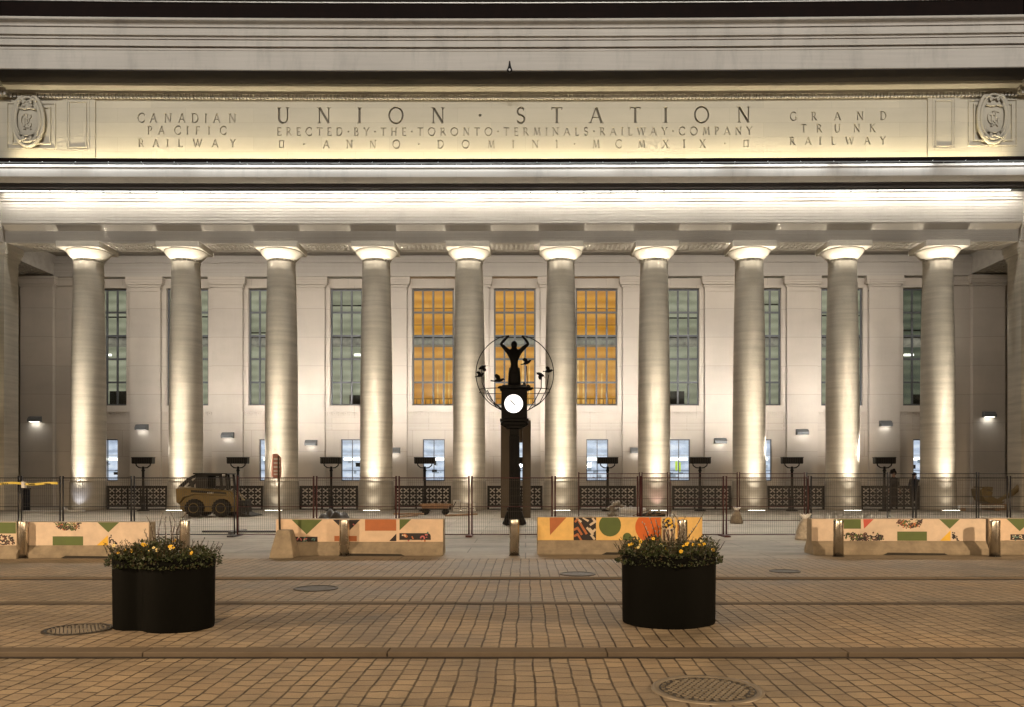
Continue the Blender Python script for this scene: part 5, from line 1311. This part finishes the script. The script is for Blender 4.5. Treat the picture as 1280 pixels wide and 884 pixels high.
# ---- people
M['skin'] = plain('skin', (.22,.12,.08), .7); M['hair'] = plain('dark_hair', (.007,.005,.004), .8, 0, .2, 20, .2, .08); M['dark_cloth'] = plain('dark_cloth', (.009,.009,.011), .95, 0, .3, 12, .2, .05)
M['grey_cloth'] = plain('grey_sleeve', (.12,.115,.11), .9, 0, .2, 12, .2, .1); M['navy'] = plain('navy_cloth', (.006,.009,.018), .95, 0, .3, 12, .2, .05)
def person(pxc, py_feet, H, cloth, upper, label, hairblob, cap=False, arms='down', wide=1.0):
    Y = gY(py_feet); x0 = xf(pxc, Y); z0 = gz(Y); s = H/1.75
    e = empty('person', (x0, Y, z0), label, 'person')
    def J(x, y, z): return (x0+x*s, Y+y*s, z0+z*s)
    j = [(J(0,0,.98), (.155*wide,.12)), (J(0,0,1.15), (.15*wide,.11)), (J(0,.0,1.36), (.185*wide,.115)), (J(0,.0,1.46), (.07,.07)), (J(0,.0,1.53), (.055,.055)), (J(0,-.01,1.62), (.085,.10)), (J(0,-.01,1.70), (.07,.08)),
         (J(-.19,0,1.40), .06), (J(-.25,.02,1.14), .045), (J(-.27,-.04,.92), .035), (J(.19,0,1.40), .06), (J(.25,.02,1.14), .045), (J(.24,-.06,.90), .035),
         (J(-.09,0,.90), .10), (J(-.10,-.01,.50), .07), (J(-.10,.02,.10), .05), (J(-.11,-.12,.045), .04), (J(.09,0,.90), .10), (J(.11,0,.50), .07), (J(.12,.02,.10), .05), (J(.14,-.12,.045), .04)]
    j = [(p, tuple(q*s for q in (r if isinstance(r, tuple) else (r, r)))) for p, r in j]
    ed = [(0,1),(1,2),(2,3),(3,4),(4,5),(5,6),(2,7),(7,8),(8,9),(2,10),(10,11),(11,12),(0,13),(13,14),(14,15),(15,16),(0,17),(17,18),(18,19),(19,20)]
    body = skin('body', j, ed, M['skin'], e)
    me = body.data; me.materials.clear()
    for m in (M['skin'], cloth, upper, M['iron']): me.materials.append(m)
    for pl in me.polygons:
        c = pl.center; z = c.z/s; ax = abs(c.x)/s
        pl.material_index = 0 if z > 1.47 or (z < .98 and ax > .205 and z > .8) else (3 if z < .09 else (1 if z < 1.02 else (2 if ax > .17 else 1)))
    mb = MB()
    for sx in (-1, 1):        # hands: palm, four fingers, thumb
        hx = (-.27 if sx < 0 else .24); hy = (-.05 if sx < 0 else -.07)
        b0 = Vector(J(hx, hy, .89))
        mb.tube([b0, b0+Vector((0,-.005,-.045))*s, b0+Vector((0,-.01,-.09))*s], [.028*s,.036*s,.03*s], 8)
        for k in range(4):
            f0 = b0+Vector(((k-1.5)*.016, -.01, -.085))*s; mb.tube([f0, f0+Vector((0,-.008,-.04))*s, f0+Vector((0,-.022,-.068+.006*abs(k-1.5)))*s], [.009*s,.008*s,.006*s], 6)
        t0 = b0+Vector((-sx*.025,-.01,-.03))*s; mb.tube([t0, t0+Vector((-sx*.02,-.015,-.03))*s, t0+Vector((-sx*.018,-.02,-.055))*s], [.011*s,.009*s,.007*s], 6)
    mb.build('hands', M['skin'], e)
    hb = MB()
    for (x, y, z, r) in hairblob: hb.blob(J(x,y,z), tuple(q*s for q in r), seg=14, rings=9, jit=.05)
    hb.build('hair', M['hair'], e)
    f = MB()
    for sx in (-1, 1): f.blob(J(sx*.033, -.105, 1.635), .010*s, seg=6, rings=4); 
    f.tube([J(-.025,-.108,1.575), J(.025,-.108,1.575)], .005*s, 5)
    f.build('face', M['hair'], e)
    MB().tube([J(0,-.095,1.64), J(0,-.125,1.605), J(0,-.10,1.598)], [.008*s,.014*s,.01*s], 6).build('nose', M['skin'], e)
    if cap:
        c = MB(); c.lathe(J(0,0,1.66), [(.105*s,0),(.108*s,.03*s),(.09*s,.08*s),(.04*s,.105*s)], 18); c.tube([J(-.06,-.06,1.675), J(-.12,-.16,1.67)], [.06*s,.05*s], 8); c.build('cap', M['navy'], e)
    return e, J, s
e, J, s = person(1117, 637.6, 1.78, M['dark_cloth'], M['grey_cloth'], 'person with curly dark hair, grey sleeves and a dark backpack standing before the railing', [(.0,.03,1.70,(.12,.13,.12)), (.05,.06,1.66,(.11,.11,.11)), (.02,0,1.80,(.06,.06,.05)), (-.05,.03,1.72,(.09,.1,.1))], wide=1.05)
b = MB(); b.tube([J(-.02,-.15,1.05), J(-.02,-.17,1.2), J(-.02,-.15,1.38)], [.14*s,.17*s,.12*s], 12); b.build('backpack', M['dark_cloth'], e)
b = MB(); b.lathe(J(0,0,0), [(.19*s,.12*s),(.20*s,.4*s),(.18*s,.8*s),(.15*s,1.0*s)], 16, sy=.8); b.build('trousers', M['dark_cloth'], e)
e, J, s = person(1143, 636.6, 1.70, M['navy'], M['navy'], 'person in navy clothes and a flat cap standing beside the last column on the right', [(.0,.02,1.67,(.1,.115,.1))], cap=True, wide=.95)
b = MB(); b.lathe(J(0,0,0), [(.20*s,.45*s),(.22*s,.8*s),(.19*s,1.1*s),(.21*s,1.38*s),(.10*s,1.46*s)], 18, sy=.7); b.build('coat', M['navy'], e)

# ---- heap, trolley, boxes, debris, sacks
def heap(px, pyb, w_, h_, d_, label, cat, mat, name, seed, n=7):
    r = random.Random(seed); Y = gY(pyb); x0 = xf(px, Y); z0 = gz(Y)
    mb = MB(); nx, ny = 26, 12; b0 = 0
    for j in range(ny+1):
        for i in range(nx+1):
            u, v = i/nx*2-1, j/ny*2-1; q = max(0, 1-(abs(u)**2.2+abs(v)**2.2)); hh = h_*(q**.5)*(.72+.28*sin(u*7+seed)*cos(v*5+seed*2)) + r.uniform(-.012,.012)*q
            mb.v.append((x0+u*w_/2, Y+d_/2+v*d_/2, z0+max(hh, -.01)))
    for j in range(ny):
        for i in range(nx): a = j*(nx+1)+i; mb.f.append((a,a+1,a+nx+2,a+nx+1)); mb.m.append(0); mb.sm.append(True)
    mb.f.append(tuple(j*(nx+1) for j in range(ny, -1, -1)) + tuple(i for i in range(1, nx+1)) + tuple(j*(nx+1)+nx for j in range(1, ny+1)) + tuple(ny*(nx+1)+i for i in range(nx-1, 0, -1))); mb.m.append(0); mb.sm.append(False)
    return tag(mb.build(name, mat), label, cat)
heap(414, 655, 1.15, .50, .7, 'low crumpled dark tarpaulin heap behind the long peach barrier', 'tarpaulin', M['tarp'], 'tarpaulin_heap', 3)
Y = gY(644); z0 = gz(Y)
e = empty('flatbed_trolley', (xf(548,Y), Y, z0), 'low brown flatbed trolley loaded with planks behind the peach barrier', 'trolley')
MB().box(xf(527,Y), xf(560,Y), Y, Y+.6, z0+.26, z0+.38).build('deck', M['wood'], e, bevel=.01)
for k in range(4): MB().box(xf(524+k*2,Y), xf(566-k*3,Y), Y+.05+k*.13, Y+.15+k*.13, z0+.381+.03*(k%2), z0+.42+.03*(k%2)).build('plank', M['wood'], e)
for px in (531, 556):
    for dy in (.08, .5):
        xc = xf(px,Y); MB().tube([(xc, Y+dy-.03, z0+.12), (xc, Y+dy+.03, z0+.12)], .12, 16).build('wheel', M['rubber'], e)
MB().tube([(xf(560,Y), Y+.3, z0+.3), (xf(566,Y), Y+.3, z0+.33), (xf(569,Y), Y+.3, z0+.52)], .02, 6).build('handle', M['iron'], e)
for i, (pa_, pb2, py, rot) in enumerate(((492, 528, 643, .03), (556, 596, 643.5, -.08), (500, 520, 645, .1))):
    Y = gY(py+2); z0 = gz(Y); xa, xb = xf(pa_,Y), xf(pb2,Y)
    tag(MB().tube([(xa, Y, z0+.03+.05*(i==0)), (xb, Y+.5, z0+.06)], .035, 4, smooth=False).build('plank', M['wood']), ['long plank lying on the paving left of the trolley', 'plank sticking out to the right of the trolley below the white boxes', 'short plank on the paving nearest the peach barrier'][i], 'plank', 'loose planks around the trolley')
for i, (a, b_, t, bt) in enumerate(((566.5,574.5,625.5,638.5), (576.5,584.5,629,640), (586,593.8,629,640.5))):
    Y = 35.2 + .1*i; z0 = gz(Y)
    e = empty('white_box', ((xf(a,Y)+xf(b_,Y))/2, Y, z0), ['tall white box with a dark mark, nearest the trolley', 'low white box in the middle of three at the foot of a column', 'low white box on the right of three at the foot of a column'][i], 'box', 'white boxes at the foot of the fifth column')
    MB().box(xf(a,Y), xf(b_,Y), Y, Y+.28, z0, zf(t,Y)).build('carton', M['white'], e, bevel=.01)
    MB().box(xf(a+1,Y), xf(b_-1,Y), Y-.004, Y+.001, z0+.12, z0+.15).build('label_strip', M['lampgrey'], e)
r = random.Random(4)
Y = gY(648); z0 = gz(Y); e = empty('rubble_pile', (xf(769,Y), Y, z0), 'small pile of grey rubble chunks beside the white sheet', 'rubble')
for k in range(16):
    mb = MB(); mb.blob((xf(769,Y)+r.uniform(-.3,.3), Y+r.uniform(-.15,.25), z0+.08+r.random()**1.5*.5), (r.uniform(.05,.12), .08, r.uniform(.05,.1)), seg=7, rings=5, jit=.25); o = mb.build('chunk', M['sack'], e)
Y = gY(641); z0 = gz(Y); mb = MB(); n = 18
vv = []; 
for i in range(n+1):
    for q, (yy, zz) in enumerate(((0,.0),(.02,.22),(.3,.30),(.55,.24),(.6,0))): vv.append((xf(776+32*i/n, Y), Y+yy+r.uniform(-.02,.02), z0+max(0,zz*(1-.35*(i/n))+(r.uniform(-.03,.03) if zz else 0))))
fs = []
for i in range(n):
    for q in range(4): a = i*5+q; fs.append((a, a+5, a+6, a+1))
fs += [(0,1,2,3,4), tuple(n*5+k for k in (4,3,2,1,0))] + [(i*5+4, i*5+9, i*5+5, i*5) for i in range(n)]
mb.add(vv, fs, 0, True); tag(mb.build('white_sheet', M['white']), 'crumpled white sheet over a low stack beside the pink-lit column', 'sheet')
Y = gY(646); z0 = gz(Y); e = empty('scrap_pile', (xf(820,Y), Y, z0), 'tangle of dark scrap rods and boards in front of the pink-lit column', 'scrap')
for k in range(12):
    x = xf(800+r.uniform(0,32), Y); a = r.uniform(-.5,.5); L = r.uniform(.3,.9); el = abs(r.gauss(0,.35))
    MB().tube([(x-L/2*cos(el), Y+a*.2, z0+.04), (x+L/2*cos(el), Y-a*.2, z0+.06+L*sin(el)*.8)], r.uniform(.012,.03), 5).build('rod', M['wood'] if k % 3 else M['iron'], e)
MB().box(xf(806,Y), xf(832,Y), Y+.1, Y+.5, z0, z0+.10).build('board', M['iron'], e)
def sack(px, py, w_, h_, label, top=True, mats=None):
    Y = gY(py); x0 = xf(px,Y); z0 = gz(Y); e = empty('sack', (x0, Y, z0), label, 'sack')
    m = MB(); m.lathe((x0,Y,z0), [(w_*.5,0),(w_*.52,.05),(w_*.46,h_*.35),(w_*.34,h_*.62),(w_*.2,h_*.78),(w_*.1,h_*.84)], 16, sy=.8)
    for i in range(len(m.v)): v = m.v[i]; m.v[i] = (v[0]+rnd.uniform(-.015,.015), v[1]+rnd.uniform(-.015,.015), max(z0, v[2]+rnd.uniform(-.01,.01)))
    m.build('bag', mats or M['sack'], e)
    t = MB(); 
    for a in (-.8, -.2, .5, 1.0): t.tube([(x0, Y, z0+h_*.82), (x0+a*w_*.2, Y, z0+h_*.95), (x0+a*w_*.34, Y-.01, z0+h_*1.03)], [.03,.035,.012], 6)
    t.build('tied_top', M['white'], e)
sack(920.5, 654.5, .40, .52, 'standing grey sack with a tied white top on the plaza')
sack(1006, 674.5, .46, .62, 'plump pale sack leaning on the fence by the long beige barrier', mats=M['pale_sack'])
# two long pale beams and the yellow machinery at the sides
for a, b_, t, nm in ((27, 75, 638.5, 'long white beam lying before the left end of the colonnade'), (1200, 1256, 631.8, 'long pale beam lying below the yellow machine part')):
    Y = 35.5 if a < 100 else 35.9; tag(MB().box(xf(a,Y), xf(b_,Y), Y, Y+.2, zf(t+(1.8 if a<100 else 3.2),Y), zf(t,Y)).build('beam', M['white'], None, bevel=.01), nm, 'beam', 'pale beams on the paving')
    for q in (.1, .85):
        xx = xf(a+(b_-a)*q, Y); tag(MB().box(xx-.08, xx+.08, Y+.02, Y+.18, gz(Y), zf(t+(1.9 if a<100 else 3.3),Y)).build('timber_block', M['wood']), 'timber block under the ' + ('near' if q < .5 else 'far') + ' end of the ' + ('left' if a < 100 else 'right') + ' pale beam', 'block', 'blocks under the pale beams')
Y = 35.0; z0 = gz(Y); e = empty('hose_stand', (xf(88,Y), Y, z0), 'bright white L-shaped kick stand at the foot of the first column', 'stand')
MB().slabxz([(xf(78.5,Y), zf(634,Y)), (xf(79.5,Y), zf(633.2,Y)), (xf(81,Y), zf(636.5,Y)), (xf(84,Y), zf(636,Y)), (xf(87,Y), zf(645,Y)), (xf(80,Y), zf(645.5,Y)), (xf(78.6,Y), zf(641,Y))], Y, Y+.06).build('upright', M['white'], e, bevel=.01)
MB().box(xf(80,Y), xf(102,Y), Y, Y+.3, z0, z0+.07).build('foot', M['white'], e, bevel=.01)
Y = 35.8; z0 = gz(Y); e = empty('rubbish_bin', (xf(30.5,Y), Y, z0), 'slim dark navy bin against the left fence below the tape', 'bin')
MB().box(xf(28,Y), xf(33,Y), Y, Y+.3, z0, zf(612,Y)).build('bin_body', M['navy'], e, bevel=.02)
MB().box(xf(27.4,Y), xf(33.6,Y), Y-.02, Y+.32, zf(612,Y)+.002, zf(610,Y)).build('lid', M['iron'], e, bevel=.01)
Y = 36.6; e = empty('excavator', (xf(1255,Y), Y+.8, gz(Y)), 'worn yellow excavator bucket and arm standing at the right end of the colonnade', 'excavator')
def E2(px, py): return (xf(px, Y), zf(py, Y))
MB().slabxz([E2(*p) for p in ((1230,608.5),(1243,608.7),(1242.5,614),(1236,612.5),(1231.5,610.5))], Y+.1, Y+.9).build('bucket_lip', M['yellow'], e, bevel=.02)
MB().slabxz([E2(*p) for p in ((1227.5,612),(1230.5,609.5),(1236,613),(1242.5,615),(1241,620),(1246,623),(1254,627),(1258,627),(1254,630),(1240,630),(1233,627),(1229,620))], Y+.05, Y+.95).build('bucket', M['yellow'], e, bevel=.03)
MB().tube([(xf(1255,Y), Y+.5, zf(627,Y)), (xf(1262,Y), Y+.5, zf(622.5,Y)), (xf(1272,Y), Y+.55, zf(619,Y)), (xf(1284,Y), Y+.6, zf(609,Y)), (xf(1310,Y), Y+.8, zf(590,Y))], [.10,.09,.12,.15,.2], 8).build('arm', M['yellow'], e)
MB().box(xf(1240,Y), xf(1262,Y), Y+.2, Y+.85, gz(Y), zf(630.5,Y)).build('skid_block', M['wood'], e)
